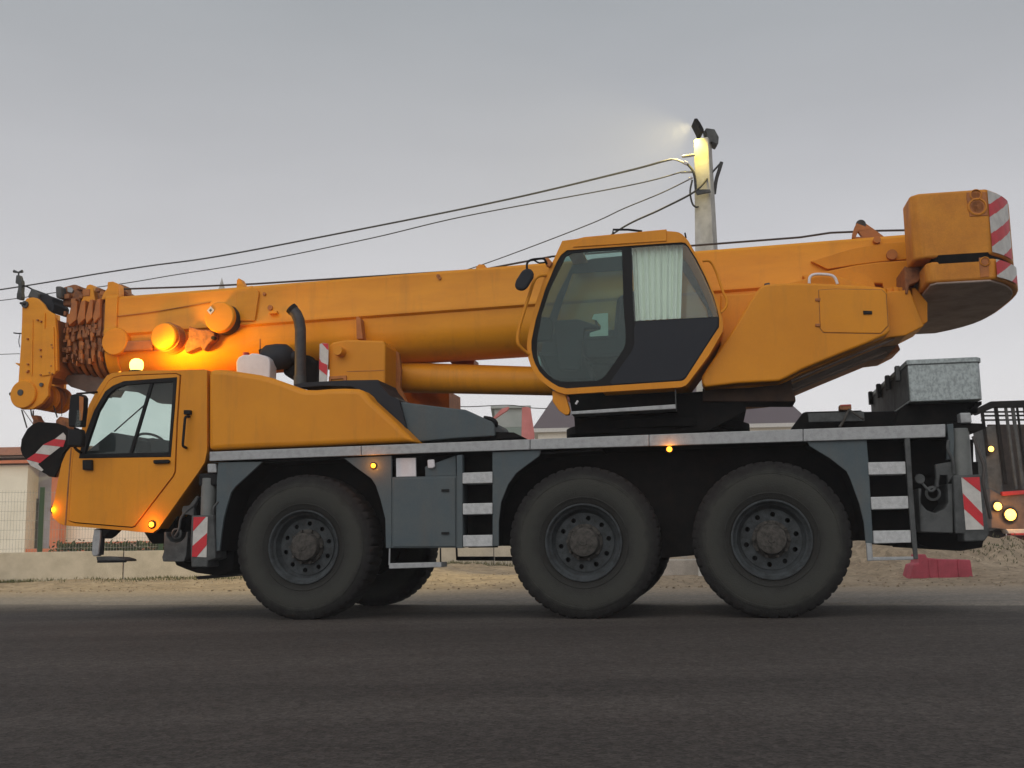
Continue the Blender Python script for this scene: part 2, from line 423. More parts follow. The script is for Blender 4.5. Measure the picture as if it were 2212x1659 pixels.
def ground_mat(name, a, b, c, sc1, sc2, bump, streak=None, grain=300, rough=.9, spec=.3, edge=None, gr=(.6, 1.45)):
    m = bpy.data.materials.new(name); m.use_nodes = True; n = m.node_tree; bs = n.nodes['Principled BSDF']
    N = n.nodes.new; K = n.links.new
    bs.inputs['Roughness'].default_value = rough; bs.inputs['Specular IOR Level'].default_value = spec
    g = N('ShaderNodeNewGeometry')
    mp = N('ShaderNodeMapping'); mp.inputs['Rotation'].default_value = (0, 0, R(10))
    if streak: mp.inputs['Scale'].default_value = streak
    K(g.outputs['Position'], mp.inputs[0])
    def noise_(sc, vec, det=7, ro=.6):
        q = N('ShaderNodeTexNoise'); q.inputs['Scale'].default_value = sc; q.inputs['Detail'].default_value = det; q.inputs['Roughness'].default_value = ro
        K(vec, q.inputs['Vector']); return q.outputs[0]
    def rng(v, a0, a1, b0=0., b1=1.):
        q = N('ShaderNodeMapRange'); q.inputs[1].default_value = a0; q.inputs[2].default_value = a1; q.inputs[3].default_value = b0; q.inputs[4].default_value = b1
        K(v, q.inputs[0]); return q.outputs[0]
    def mix(f, x, y, mode='MIX'):
        q = N('ShaderNodeMixRGB'); q.blend_type = mode
        if isinstance(f, float): q.inputs[0].default_value = f
        else: K(f, q.inputs[0])
        for k, v in ((1, x), (2, y)):
            if isinstance(v, tuple): q.inputs[k].default_value = (*v, 1)
            else: K(v, q.inputs[k])
        return q.outputs[0]
    n1 = noise_(sc1, mp.outputs[0]); n2 = noise_(sc2, g.outputs['Position'], 6)
    col = mix(rng(n1, .38, .64), a, b); col = mix(rng(n2, .52, .72), col, c)
    if edge:          # dust creeping in from the neighbouring strip: edge = (slope, offset, from, to, colour)
        sl, off, d0, d1, ec = edge
        sp_ = N('ShaderNodeSeparateXYZ'); K(g.outputs['Position'], sp_.inputs[0])
        ma = N('ShaderNodeMath'); ma.operation = 'MULTIPLY_ADD'; ma.inputs[1].default_value = sl; K(sp_.outputs[0], ma.inputs[0]); K(sp_.outputs[1], ma.inputs[2])
        mb = N('ShaderNodeMath'); mb.operation = 'MULTIPLY_ADD'; mb.inputs[1].default_value = 1.6; K(noise_(1.3, g.outputs['Position'], 8, .7), mb.inputs[0]); K(ma.outputs[0], mb.inputs[2])
        col = mix(rng(mb.outputs[0], off + d0 + .8, off + d1 + .8), col, ec)
    vv = N('ShaderNodeTexVoronoi'); vv.inputs['Scale'].default_value = grain; K(g.outputs['Position'], vv.inputs['Vector'])
    sc = N('ShaderNodeSeparateColor'); K(vv.outputs['Color'], sc.inputs[0])
    col = mix(1.0, col, rng(sc.outputs[0], 0, 1, *gr), 'MULTIPLY')
    v2 = N('ShaderNodeTexVoronoi'); v2.inputs['Scale'].default_value = grain * .37; K(g.outputs['Position'], v2.inputs['Vector'])
    s2_ = N('ShaderNodeSeparateColor'); K(v2.outputs['Color'], s2_.inputs[0])
    col = mix(1.0, col, rng(s2_.outputs[1], .0, 1., .82, 1.2), 'MULTIPLY')
    K(col, bs.inputs['Base Color'])
    bp = N('ShaderNodeBump'); bp.inputs['Strength'].default_value = bump; bp.inputs['Distance'].default_value = .006
    K(vv.outputs['Distance'], bp.inputs['Height']); K(bp.outputs[0], bs.inputs['Normal'])
    return m

M['asphalt'] = ground_mat('asphalt', (.052, .045, .041), (.080, .069, .062), (.060, .050, .045), .7, 1.3, .5, (.14, 1.2, 1), 75, spec=.2, edge=(.30, 12.25, -1.3, .3, (.17, .15, .13)), gr=(.66, 1.36))
M['oldasph'] = ground_mat('dusty_old_asphalt', (.21, .185, .16), (.27, .235, .195), (.24, .195, .15), .8, 3., .4, (.3, 1.5, 1), 60, gr=(.8, 1.2), edge=(.22, 16.6, -2.6, -.2, (.31, .245, .175)))
M['sand'] = ground_mat('sandy_verge', (.34, .27, .195), (.28, .22, .155), (.24, .185, .13), .7, 1.6, .3, None, 25, 1., .1, gr=(.9, 1.1))

def edge1(x): return 12.25 - .30 * x if -40 < x < 30 else 12.25 - .30 * max(-40, min(30, x))   # edge of the new asphalt
def edge2(x): return 16.6 - .22 * max(-40, min(30, x))                                        # where the sand starts
big = mk('ground', [(-900, -300, -.03), (900, -300, -.03), (900, 1500, -.03), (-900, 1500, -.03)], [(0, 1, 2, 3)], M['sand'])
tag(big, kind='structure')
# road: dark asphalt overlay with a ragged rim on an older, dusty carriageway
def ragged(f, a, x): return f(x) + a * (noise.noise(Vector((x * .9, 3.1, 0))) + .5 * noise.noise(Vector((x * 4.1, 9.7, 0))))
xs = [-60 + i * .25 for i in range(481)]
V = [(x, -40, 0) for x in xs] + [(x, ragged(edge1, .10, x), 0) for x in xs]
n_ = len(xs)
F = [(i, i + 1, n_ + i + 1, n_ + i) for i in range(n_ - 1)]
road = mk('road', V, F, M['asphalt']); tag(road, kind='structure')
V = [(x, edge1(x) - .6, -.006) for x in xs] + [(x, ragged(edge2, .25, x), -.006) for x in xs]
sh = mk('road_shoulder', V, F, M['oldasph']); tag(sh, kind='structure')

MOUNDS = []
def mound(c, x, y, Y, h, rx, ry):
    q = G(c, x, y, Y); MOUNDS.append((q.x, Y, h, rx, ry))
mound('d', 1900, 1200, 19.5, .50, 1.3, 1.2); mound('d', 2010, 1200, 21, .50, 1.6, 1.2); mound('d', 2170, 1210, 20.5, .40, 1.2, 1.3)
mound('d', 1850, 1200, 22, .45, 1.2, 1.2); mound('d', 1010, 1230, 26.5, .16, 1.2, 1.0); mound('d', 880, 1230, 25, .14, 1.1, .8)
mound('d', 1480, 1240, 24, .25, 1.2, 1.0)
def vz(x, y):
    e = edge2(x); k = min(1, max(0, (y - e + .3) / 1.2))
    z = -.012 + k * (.028 + .04 * noise.noise(Vector((x * .8, y * .8, 0))) + .025 * noise.noise(Vector((x * 3.3, y * 3.3, 4))))
    for mx_, my_, h, rx, ry in MOUNDS:
        d = ((x - mx_) / rx) ** 2 + ((y - my_) / ry) ** 2
        if d < 6: z += k * h * math.exp(-d * 1.3) * (1 + .35 * noise.noise(Vector((x * 2.2, y * 2.2, 8))) + .2 * noise.noise(Vector((x * 7, y * 7, 8))))
    return z
vg = grid('verge', -22, 16, 0, 46, 420, 150, M['sand'], vz, edge=lambda x: edge2(x) - .35); tag(vg, kind='structure')

# scattered stones and clods: each a small lump, together past counting
def lumps(name, n, area_f, r0, r1, m):
    V = []; F = []
    for _ in range(n):
        x, y = area_f(); r = random.uniform(r0, r1) ; z = vz(x, y) if y > edge2(x) else 0
        k = len(V); a = random.random() * 6
        for j in range(6):
            g = a + j * math.pi / 3; q = r * random.uniform(.7, 1.1)
            V.append((x + q * math.cos(g), y + q * math.sin(g), z - r * .2))
        a2 = a + .4
        for j in range(4):
            g = a2 + j * math.pi / 2; q = r * random.uniform(.4, .7)
            V.append((x + q * math.cos(g), y + q * math.sin(g), z + r * random.uniform(.45, .75)))
        F += [(k + 6, k + 7, k + 8, k + 9)]
        for j in range(6):
            F.append((k + j, k + (j + 1) % 6, k + 6 + (j * 4 // 6)))
        for j in range(4):
            b = (j * 6 + 5) // 4 % 6
            F.append((k + 6 + j, k + 6 + (j + 1) % 4, k + (j * 6 // 4 + 1) % 6))
    return tag(mk(name, V, F, m), 'loose stones and clods on the sandy verge', None, None, 'stuff')
def va():
    x = random.uniform(-12, 9); return x, edge2(x) - .4 + abs(random.gauss(0, 3.2))
lumps('gravel', 1100, va, .01, .03, M['sand'])
def grass(name, spots, n, m, label):
    V = []; F = []
    for _ in range(n):
        sx, sy, rx, ry, hh = random.choice(spots)
        x = sx + random.gauss(0, rx); y = sy + random.gauss(0, ry); z = vz(x, y) - .01
        h = hh * random.uniform(.4, 1.2); a = random.random() * 6.28; wd = .010
        lean = Vector((random.gauss(0, .4), random.gauss(0, .4), 1)) * h
        d = Vector((math.cos(a), math.sin(a), 0)) * wd; b = Vector((x, y, z)); k = len(V)
        V += [b - d, b + d, b + lean * .6 + d * .6, b + lean + Vector((0, 0, -h * .1)), b + lean * .6 - d * .6]
        F += [(k, k + 1, k + 2, k + 4), (k + 4, k + 2, k + 3)]
    me = bpy.data.meshes.new(name); me.from_pydata([tuple(v) for v in V], [], F); me.materials.append(m)
    o = bpy.data.objects.new(name, me); COL.objects.link(o); return tag(o, label, None, None, 'stuff')

# ------------------------------------------------------------------ THE CRANE
crane = empty('mobile_crane', ORG, -THETA)
tag(crane, 'orange three-axle mobile crane with folded telescopic boom parked along the road', 'crane')
O_, B_, ST, DK = M['orange'], M['boom'], M['steel'], M['dark']

# wheels ------------------------------------------------------------
def make_wheel(s):
    wh = lathe('wheel', [(.337, .36), (.337, .04), (.352, .006), (.350, -.004), (.338, -.004), (.325, .010), (.318, .04), (.300, .055), (.292, .10), (.27, .125), (.262, .135)], (0, 0, 0), M['rim'], crane, seg=64)
    wh.location = (s, .03, .682)
    prof = [(.335, .035), (.352, .012), (.375, .004), (.40, -.004), (.405, -.010), (.41, -.010), (.415, -.006), (.46, -.015), (.51, -.020), (.555, -.018), (.575, -.014), (.578, -.018), (.60, -.014), (.603, -.006), (.63, .002),
            (.660, .012), (.680, .03), (.69, .06), (.69, .14), (.69, .20), (.69, .26), (.69, .32), (.68, .365), (.655, .385), (.60, .40), (.50, .41), (.375, .39), (.335, .36)]
    def mod(i, k, r):
        if 14 <= i <= 23:
            ph = (k + (2 if i >= 19 else 0)) % 5
            return r - (.013 if ph == 0 else 0) * (1 if i in (16, 17, 18, 20, 21, 22) else .7)
        return r
    lathe('tyre', prof, (0, 0, 0), M['tyre'], wh, seg=250, mod=mod)
    cc = [(.268 * math.cos(a), .268 * math.sin(a)) for a in [2 * math.pi * k / 48 for k in range(48)]]
    holes = []
    for h in range(10):
        a = 2 * math.pi * (h + .35) / 10
        holes.append([(.222 * math.cos(a) + .023 * math.cos(b), .222 * math.sin(a) + .023 * math.sin(b)) for b in [2 * math.pi * k / 12 for k in range(12)]])
    prism('rim_disc', cc, .112, .127, M['rim'], wh, holes=holes)
    lathe('axle_drum', [(.30, .15), (.30, .32), (.0, .32)], (0, 0, 0), M['dark'], wh, seg=32)
    lathe('hub', [(.0, -.006), (.03, -.006), (.035, -.001), (.10, .0), (.125, .010), (.135, .03), (.138, .09), (.165, .100), (.172, .13)], (0, 0, 0), M['hub'], wh, seg=40)
    V = []; F = []
    for k in range(10):
        a = 2 * math.pi * k / 10
        v, f = tube_geo([(.155 * math.cos(a), .06, .155 * math.sin(a)), (.155 * math.cos(a), .11, .155 * math.sin(a))], .015, 6)
        F += [tuple(i + len(V) for i in q) for q in f]; V += v
    mk('wheel_nut', V, F, M['hub'], wh)
    return wh
def copy_part(o, parent):
    c = o.copy(); COL.objects.link(c); c.parent = parent
    for k in list(o.children): copy_part(k, c)
    return c
WS = (0.0, 2.68, 4.345)
w_first = make_wheel(WS[0])
for i, (s, far) in enumerate([(WS[1], 0), (WS[2], 0), (WS[0], 1), (WS[1], 1), (WS[2], 1)]):
    c = copy_part(w_first, crane); c.location = (s, 2.56 if far else .03, .682)
    c.rotation_euler = (0, (.7, 1.9, 2.6, .4, 1.1)[i], 0)
    if far: c.rotation_euler = (0, 0, math.pi)
for s in WS:
    tube('axle', [(s, .35, .69), (s, 2.25, .69)], .11, DK, crane, 12)
    lathe('differential', [(0, -.22), (.16, -.18), (.2, 0), (.16, .18), (0, .22)], (s, 1.3, .69), DK, crane, seg=20)

# chassis ------------------------------------------------------------
def zat(x, y, w): return disp((x, y), w).z
def sat(x, y, w): return disp((x, y), w).x
sL, sR = sat(452, 985, 0), sat(2043, 930, 0)
px('main_frame', 'd', [(430, 1010), (2100, 950), (2100, 1150), (1990, 1150), (1700, 1100), (1100, 1110), (900, 1110), (460, 1190)], .85, 1.75, DK, crane, wm=.9)
px('inner_arch_panel', 'd', [(470, 1010), (2040, 960), (2040, 1150), (1880, 1165), (1440, 1205), (1180, 1180), (930, 1178), (540, 1196), (480, 1196)], .50, .53, DK, crane, wm=.5)
px('far_arch_panel', 'd', [(560, 1010), (2040, 990), (2040, 1130), (560, 1130)], 2.0, 2.03, DK, crane, wm=2.0)
# deck
px('deck_plate', 'd', [(455, 982), (2040, 926), (2040, 934), (455, 992)], .05, 2.6, M['dark'], crane, wm=.06)
# aluminium edge rail in lengths
def railz(x, top):
    T = [(452, 976, 996), (1002, 954.3, 975.6), (1555, 933, 959), (2043, 916, 944)]
    for a, b in zip(T, T[1:]):
        if x <= b[0]:
            t = (x - a[0]) / (b[0] - a[0]); i = 1 if top else 2
            return a[i] * (1 - t) + b[i] * t
    return T[-1][1 if top else 2]
cuts = [452, 780, 1145, 1402, 1735, 2043]
for a, b in zip(cuts, cuts[1:]):
    g = 1.0
    xs_ = [a + g * .5, (a + b) / 2, b - g * .5]
    pts = [(x, railz(x, True)) for x in xs_] + [(x, railz(x, False)) for x in reversed(xs_)]
    px('edge_rail', 'd', pts, 0.0, .045, M['alu'], crane, bevel=.006)
px('rail_backing', 'd', [(455, railz(455, 1) + 3), (1555, railz(1555, 1) + 3), (2040, railz(2040, 1) + 3), (2040, railz(2040, 0) - 3), (1555, railz(1555, 0) - 3), (455, railz(455, 0) - 3)], .046, .055, DK, crane)

# side panels
px('side_panel', 'O', [(740, 85), (1244, 75), (1430, 75), (1240, 250), (1080, 395), (1025, 470), (970, 650), (930, 800), (900, 1000), (875, 1225), (830, 1235), (830, 800), (840, 300), (860, 90)], .03, .06, ST, crane, bevel=.004)
px('side_panel', '4', [(1035, 224), (1448, 205), (1448, 1003), (1398, 1003), (1393, 750), (1350, 580), (1310, 460), (1270, 400), (1150, 315)], .03, .06, ST, crane, bevel=.004)
px('side_panel', '6', [(245, 520), (665, 500), (650, 552), (450, 700), (380, 800), (320, 950), (300, 1120), (299, 1330), (247, 1333)], .03, .06, ST, crane, bevel=.004)
px('side_panel', '7', [(1028, 78), (1543, 62), (1560, 260), (1600, 960), (1536, 960), (1520, 780), (1480, 620), (1400, 400), (1370, 340), (1230, 230), (1050, 120)], .03, .06, ST, crane, bevel=.004)
# wheel arch liners: folded plates following the panel edges, seen dark inside
for pts in ([(1065, 1180), (1067, 1120), (1073, 1075), (1088, 1045), (1108, 1020), (1166, 982), (1300, 974)],):
    band('arch_liner', S('d', pts, .06), .02, .06, .5, DK, crane)
band('arch_liner', S('d', [(476, 1190), (485, 1105), (499, 1063), (564, 1000), (744, 992), (801, 1033), (812, 1048), (833, 1121), (834, 1183)], .06), .02, .06, .5, DK, crane)
band('arch_liner', S('d', [(1746, 958), (1794, 991), (1829, 1018), (1836, 1033), (1856, 1088), (1868, 1168)], .06), .02, .06, .5, DK, crane)
# locker with open tray above
lk = px('locker', '4', [(1450, 390), (2010, 378), (2015, 1000), (1450, 1003)], .035, .50, ST, crane, bevel=.004)
px('locker_door', '4', [(1462, 402), (1998, 391), (2002, 990), (1462, 992)], .022, .036, ST, lk, bevel=.006, wm=.03)
for y in (505, 875):
    px('latch', '4', [(1880, y - 10), (1945, y - 12), (1945, y + 8), (1880, y + 10)], .008, .022, M['black'], lk, wm=.02)
px('locker_post', '4', [(2010, 200), (2060, 196), (2062, 1003), (2014, 1003)], .02, .10, ST, crane, bevel=.005)
px('tray_back', '4', [(1448, 205), (2010, 190), (2010, 392), (1448, 395)], .25, .27, DK, crane, wm=.06)
px('tray_plate', '4', [(1485, 226), (1656, 222), (1660, 384), (1487, 388)], .07, .09, M['white'], crane, bevel=.004)
px('tray_bracket', '4', [(1735, 300), (2005, 200), (2008, 382), (1738, 388)], .08, .12, ST, crane, bevel=.01)
px('fluid_bottle', '4', [(1755, 240), (1815, 235), (1822, 300), (1800, 315), (1760, 312)], .05, .075, M['white'], crane, bevel=.01)

# ladders: rungs, each its own plate
lad1 = empty('ladder', (0, 0, 0), parent=crane)
for pts in ([(2060, 352), (2318, 343), (2318, 440), (2060, 446)], [(2062, 618), (2318, 612), (2318, 708), (2063, 714)], [(2064, 892), (2318, 888), (2318, 988), (2066, 992)]):
    px('rung', '4', pts, .01, .22, M['rung'], lad1, bevel=.006)
px('back_sheet', '4', [(2060, 196), (2318, 186), (2318, 1000), (2060, 1003)], .30, .32, DK, lad1, wm=.05)
lad2 = empty('ladder', (0, 0, 0), parent=crane)
for pts in ([(1557, 262), (1878, 255), (1884, 363), (1563, 370)], [(1580, 562), (1902, 553), (1908, 662), (1588, 670)], [(1600, 853), (1924, 848), (1930, 956), (1606, 964)]):
    px('rung', '7', pts, .01, .20, M['rung'], lad2, bevel=.006)
px('rail', '7', [(1872, 55), (1918, 52), (1945, 500), (1990, 1098), (1955, 1100), (1925, 850)], 0., .04, M['steel2'], lad2, bevel=.006)
px('rail', '7', [(1540, 958), (1590, 962), (1600, 1112), (1552, 1115)], 0., .04, M['alu'], lad2, bevel=.006)
px('foot_bar', '7', [(1597, 1080), (1948, 1076), (1950, 1104), (1600, 1112)], .0, .04, M['alu'], lad2, bevel=.005)
px('back_sheet', '7', [(1545, 62), (1880, 55), (1925, 850), (1945, 1000), (1605, 970)], .33, .35, DK, lad2, wm=.05)
# hanging step below the locker and the guard rail beyond
stp = px('hanging_step', '4', [(1425, 1135), (1878, 1125), (1878, 1168), (1425, 1182)], .0, .22, M['alu'], crane, bevel=.005)
tube('hanger', [P('4', 1432, 1005, .05), P('4', 1428, 1150, .05)], .008, M['alu'], stp, 6)
tube('hanger', [P('4', 1870, 1003, .05), P('4', 1872, 1150, .05)], .008, M['black'], stp, 6)
px('air_tank_strap', 'U', [(575, 355), (1190, 355), (1190, 425), (575, 425)], 2.3, 2.4, M['black'], crane)
px('air_tank_strap', 'U', [(1225, 358), (1620, 358), (1620, 430), (1225, 430)], 2.3, 2.4, M['black'], crane)
tube('strap_rod', [P('U', 562, 200, 2.35), P('U', 572, 420, 2.35)], .012, M['black'], crane, 6)

# lamps along the side
def lamp(c, x, y, w, r=.022, m='amber', e=4.0, name='marker_lamp', wall=True, col=(1, .30, .02)):
    p = P(c, x, y, w)
    ho = lathe(name, [(r * 1.5, .02), (r * 1.5, .008), (r * 1.25, .004)], (p.x, w - .012, p.z), M['black'], crane, seg=16, caps=True)
    lathe('lens', [(0, -.5 * r), (r * .6, -.38 * r), (r, 0.), (r, .008)], (p.x, w - .012, p.z), M[m], ho, seg=16)
    ld = bpy.data.lights.new('lamp_light', 'POINT'); ld.energy = e; ld.color = col; ld.shadow_soft_size = .02
    lo = bpy.data.objects.new('lamp_light', ld); COL.objects.link(lo); lo.parent = ho; lo.location = (p.x, w - .07, p.z)
    return ho
lamp('d', 807, 1006, .025, e=1.0); lamp('d', 1446, 970.5, .03, .024, e=.8)
lamp('d', 328, 1133, .04, .026, e=1.2); lamp('d', 119, 1101, .09, .034, e=1.0)

# rear and front jacks ------------------------------------------------
def stripes(name, quad, bands, w, parent, th=.004):
    """sign plate: quad TL,TR,BR,BL in (s,z); bands = list of (polygon in unit coords, material key)"""
    TL, TR, BR, BL = [Vector(q) for q in quad]
    def uv(u, v): return tuple(TL * (1 - u) * (1 - v) + TR * u * (1 - v) + BR * u * v + BL * (1 - u) * v)
    base = prism(name, [tuple(TL), tuple(TR), tuple(BR), tuple(BL)], w, w + .006, M['wwhite'], parent)
    for bnd in bands:
        prism('red_stripe', [uv(u, v) for u, v in bnd], w - .003, w - .0005, M['wred'], base)
    return base
def clipband(y0l, y0r, y1l, y1r):
    pass
# front jack
fj = px('jack_housing', 'O', [(510, 770), (795, 765), (815, 1100), (820, 1330), (720, 1360), (715, 1440), (505, 1440), (495, 1100)], .0, .26, M['steel2'], crane, bevel=.012)
stripes('warning_plate', S('O', [(540, 790), (722, 788), (705, 1312), (520, 1305)], -.008),
        [[(0, 0), (.88, 0), (0, .36)], [(1, .40), (1, .70), (.33, 1), (0, 1), (0, .73)]], -.008, fj)
cyl('jack_tube', P('O', 695, 790, .05) + Vector((0, .06, 0)), .075, .38, M['tube'], crane, axis='z')
px('jack_cap', 'O', [(600, 225), (850, 215), (850, 385), (600, 390)], .05, .22, M['black'], crane, bevel=.02)
px('level_block', 'O', [(715, 100), (825, 98), (835, 215), (718, 218)], .02, .10, M['alu'], crane, bevel=.01)
fb = px('jack_beam_end', 'O', [(155, 985), (185, 985), (195, 1050), (240, 1110), (310, 1130), (380, 1105), (430, 1050), (445, 980), (470, 980), (440, 1300), (410, 1370), (140, 1368), (128, 1310), (150, 1240)], .05, .55, M['steel2'], crane, bevel=.008)
px('jack_bracket', 'O', [(385, 700), (400, 650), (480, 640), (570, 520), (600, 520), (545, 650), (540, 780), (480, 760), (410, 755), (385, 800)], .06, .12, M['steel2'], crane, bevel=.006)
tube('hose', rounded([P('O', 600, 520, .08), P('O', 540, 640, .06), P('O', 460, 700, .06), P('O', 370, 800, .08), P('O', 350, 960, .08), P('O', 300, 1040, .1)], .04), .013, M['steel2'], crane, 8)
lathe('eye_bolt', [(.04, 0), (.055, .01), (.055, .03), (.04, .04)], P('O', 310, 1005, .08), M['steel2'], crane, seg=20)
tube('hose', rounded([P('O', 860, 590, .03), P('O', 790, 670, .02), P('O', 800, 760, .03), P('O', 760, 800, .06)], .03), .010, M['steel2'], crane, 8)
px('front_frame', 'O', [(610, 90), (740, 85), (740, 380), (600, 560), (500, 780), (500, 980), (150, 980), (100, 1100), (60, 1130), (-20, 1130), (0, 1000), (200, 750), (450, 420), (600, 230)], .5, 2.0, DK, crane, wm=.3)
px('front_bumper_frame', 'O', [(330, 1300), (1120, 1240), (1110, 1480), (900, 1545), (640, 1510), (500, 1460), (380, 1410)], .30, 1.9, DK, crane, wm=.4)
px('far_jack_foot', 'O', [(560, 1560), (900, 1530), (1110, 1525), (1110, 1555), (600, 1600)], 2.1, 2.5, M['black'], crane, wm=2.1)
# rear jack
rj = px('jack_housing', '11', [(740, 690), (975, 682), (1000, 900), (1040, 1180), (1000, 1235), (835, 1240), (830, 1175), (760, 1175)], .0, .30, M['steel2'], crane, bevel=.012)
stripes('warning_plate', S('11', [(807, 710), (957, 705), (993, 1140), (845, 1143)], -.008),
        [[(0.05, 0), (1, 0), (1, .29)], [(0, .30), (1, .70), (1, .95), (0, .60)]], -.008, rj)
q = P('11', 845, 690, .0)
cyl('jack_tube', (q.x, .15, q.z), .085, P('11', 845, 290, .0).z - q.z, M['tube'], crane, axis='z')
px('jack_cap', '11', [(795, 172), (885, 170), (897, 255), (805, 258)], .06, .2, M['alu'], crane, bevel=.01)
px('rear_crossbeam', '11', [(680, 250), (1000, 262), (1010, 300), (960, 320), (700, 330)], .1, 2.5, DK, crane, wm=.1)
px('jack_beam_end', '11', [(450, 800), (478, 800), (470, 920), (520, 980), (590, 1005), (660, 975), (700, 920), (690, 760), (735, 760), (740, 1170), (470, 1160)], .04, .6, M['steel2'], crane, bevel=.008)
px('jack_bracket', '11', [(590, 600), (735, 575), (742, 690), (700, 760), (690, 690), (630, 690), (620, 790), (590, 790), (600, 700)], .06, .12, M['steel2'], crane, bevel=.006)
lathe('eye_bolt', [(.045, 0), (.065, .01), (.065, .03), (.045, .04)], P('11', 575, 840, .08), M['steel2'], crane, seg=20)
tube('hose', rounded([P('11', 600, 790, .08), P('11', 560, 830, .06), P('11', 520, 800, .08), P('11', 470, 740, .1)], .03), .012, M['steel2'], crane, 8)
lathe('valve_knob', [(0, 0), (.04, .0), (.045, .02), (.04, .05)], P('11', 465, 720, .07), M['steel2'], crane, seg=16)
tube('hose', rounded([P('11', 700, 400, .05), P('11', 690, 480, .03), P('11', 740, 560, .03), P('11', 745, 680, .05)], .04), .014, M['steel2'], crane, 8)
tube('hose', rounded([P('11', 905, 370, .1), P('11', 960, 520, .05), P('11', 1000, 620, .02), P('11', 985, 760, .0), P('11', 1050, 1050, .04)], .05), .015, M['rope'], crane, 8)
px('rear_frame', '11', [(400, 375), (720, 370), (740, 560), (1010, 560), (1020, 780), (1000, 1180), (960, 1300), (700, 1310), (480, 1300), (455, 1180), (400, 500)], .65, 2.0, DK, crane, wm=.35)
px('rear_bumper', '11', [(455, 1170), (830, 1178), (1020, 1200), (1000, 1290), (820, 1320), (560, 1290), (460, 1250)], .5, 2.3, DK, crane, wm=.4)
px('rear_post', '11', [(688, 268), (740, 262), (750, 400), (742, 560), (690, 560), (700, 400)], .05, .12, ST, crane, bevel=.006)

# carrier cab -----------------------------------------------------------
cabW0, cabW1 = .05, 2.62
outline = [(139, 1135), (128, 1131), (114, 1118), (112, 1100), (119, 1073), (125, 1038), (133, 1001), (143, 978), (153, 966),
           (163, 962), (170, 950), (178, 920), (192, 875), (206, 848), (218, 829), (231, 811), (243, 806), (262, 803), (310, 801), (375, 799.5), (441, 797.5), (447, 799),
           (447, 974), (442, 999), (429, 1019), (342, 1142), (330, 1151), (292, 1148.5), (276, 1146.5)]
door = [(161, 968), (157, 1010), (150, 1124), (162, 1128), (285, 1138), (291, 1136), (374, 1028), (378, 1018), (382, 920), (389, 812), (380, 808), (300, 811), (262, 813),
        (246, 817), (236, 824), (222, 847), (205, 880), (190, 915), (178, 955)]
win = [(172, 990), (178, 960), (205, 887), (229, 846), (245, 834), (269, 824), (330, 819.5), (383.5, 815.5), (379, 880), (370, 987)]
glz = [(184, 981), (191, 958), (214, 890), (236, 853), (252, 840), (272, 832), (330, 828), (375.5, 825), (372, 880), (365, 977)]
cabside = prism('carrier_cab', S('d', outline, cabW0), cabW0, cabW0 + .05, O_, crane, holes=[grow(S('d', door, cabW0), .010)], bevel=.006)
dr = prism('cab_door', S('d', door, cabW0), cabW0 - .012, cabW0 + .035, O_, crane, holes=[grow(S('d', win, cabW0), .002)], bevel=.006)
prism('window_frame', S('d', win, cabW0), cabW0 - .016, cabW0 + .03, M['black'], dr, holes=[S('d', glz, cabW0)], bevel=.004)
prism('window_glass', S('d', glz, cabW0), cabW0 + .005, cabW0 + .011, M['glass'], dr)
px('sliding_bar', 'd', [(324, 828), (330, 828), (285, 979), (279, 979)], cabW0 - .008, cabW0 + .02, M['black'], dr)
px('door_handle', '2', [(1325, 380), (1450, 375), (1462, 392), (1450, 408), (1328, 412), (1320, 396)], cabW0 - .045, cabW0 - .012, M['black'], dr, bevel=.006)
# the door step / inner edge and the cab body behind the side skin
co = S('d', outline, cabW0 + .05)
prism('far_side_panel', co, cabW1 - .05, cabW1, O_, crane, holes=[S('d', win, cabW0 + .05)], bevel=.01)
prism('far_window_glass', S('d', win, cabW0 + .05), cabW1 - .03, cabW1 - .024, M['glass'], crane)
def sub(idx): return [co[i] for i in idx]
band('cab_roof', sub([16, 17, 18, 19, 20]), -.05, cabW0 + .05, cabW1 - .05, O_, crane)
band('cab_rear_wall', sub([21, 22, 23, 24, 25]), -.05, cabW0 + .05, cabW1 - .05, O_, crane)
band('cab_floor', sub([25, 26, 27, 28, 0, 1]), -.05, cabW0 + .05, cabW1 - .05, M['dark'], crane)
band('cab_front', sub([1, 2, 3, 4, 5, 6, 7, 8, 9]), -.04, cabW0 + .05, cabW1 - .05, O_, crane)
band('windscreen', sub([9, 10, 11, 12, 13, 14, 15]), -.008, cabW0 + .05, cabW1 - .05, M['glass'], crane)
band('windscreen_header', sub([15, 16]), -.05, cabW0 + .05, cabW1 - .05, O_, crane)
band('roof_lining', offset(sub([16, 17, 18, 19, 20]), -.055, False), -.02, cabW0 + .10, cabW1 - .1, mat('grey_brown_lining', (.17, .13, .115), .9), crane)
px('sun_visor', 'd', [(234, 842), (262, 843), (300, 847), (325, 859), (345, 871), (378, 873), (384, 812), (246, 812)], .50, .60, mat('brown_grey_lining', (.16, .12, .11), .9), crane, wm=.55)
tube('wiper_arm', [P('d', 312, 875, 1.0), P('d', 247, 932, 1.0)], .008, M['black'], crane, 6)
px('dashboard', 'd', [(176, 1010), (186, 978), (205, 962), (240, 934), (262, 937), (276, 940), (292, 950), (300, 1010)], .20, 2.3, M['navy'], crane, wm=.2)
px('engine_hump', 'd', [(292, 1010), (296, 950), (330, 946), (366, 952), (368, 1010)], .5, 2.3, M['navy'], crane, wm=.5)
tube('steering_wheel', [P('d', 325 + 30 * math.cos(a), 953 - 15 * math.sin(a) + 6 * math.cos(a), .55 + .2 * math.sin(a * .5)) for a in [math.pi * 2 * k / 28 for k in range(29)]], .014, M['black'], crane, 8)
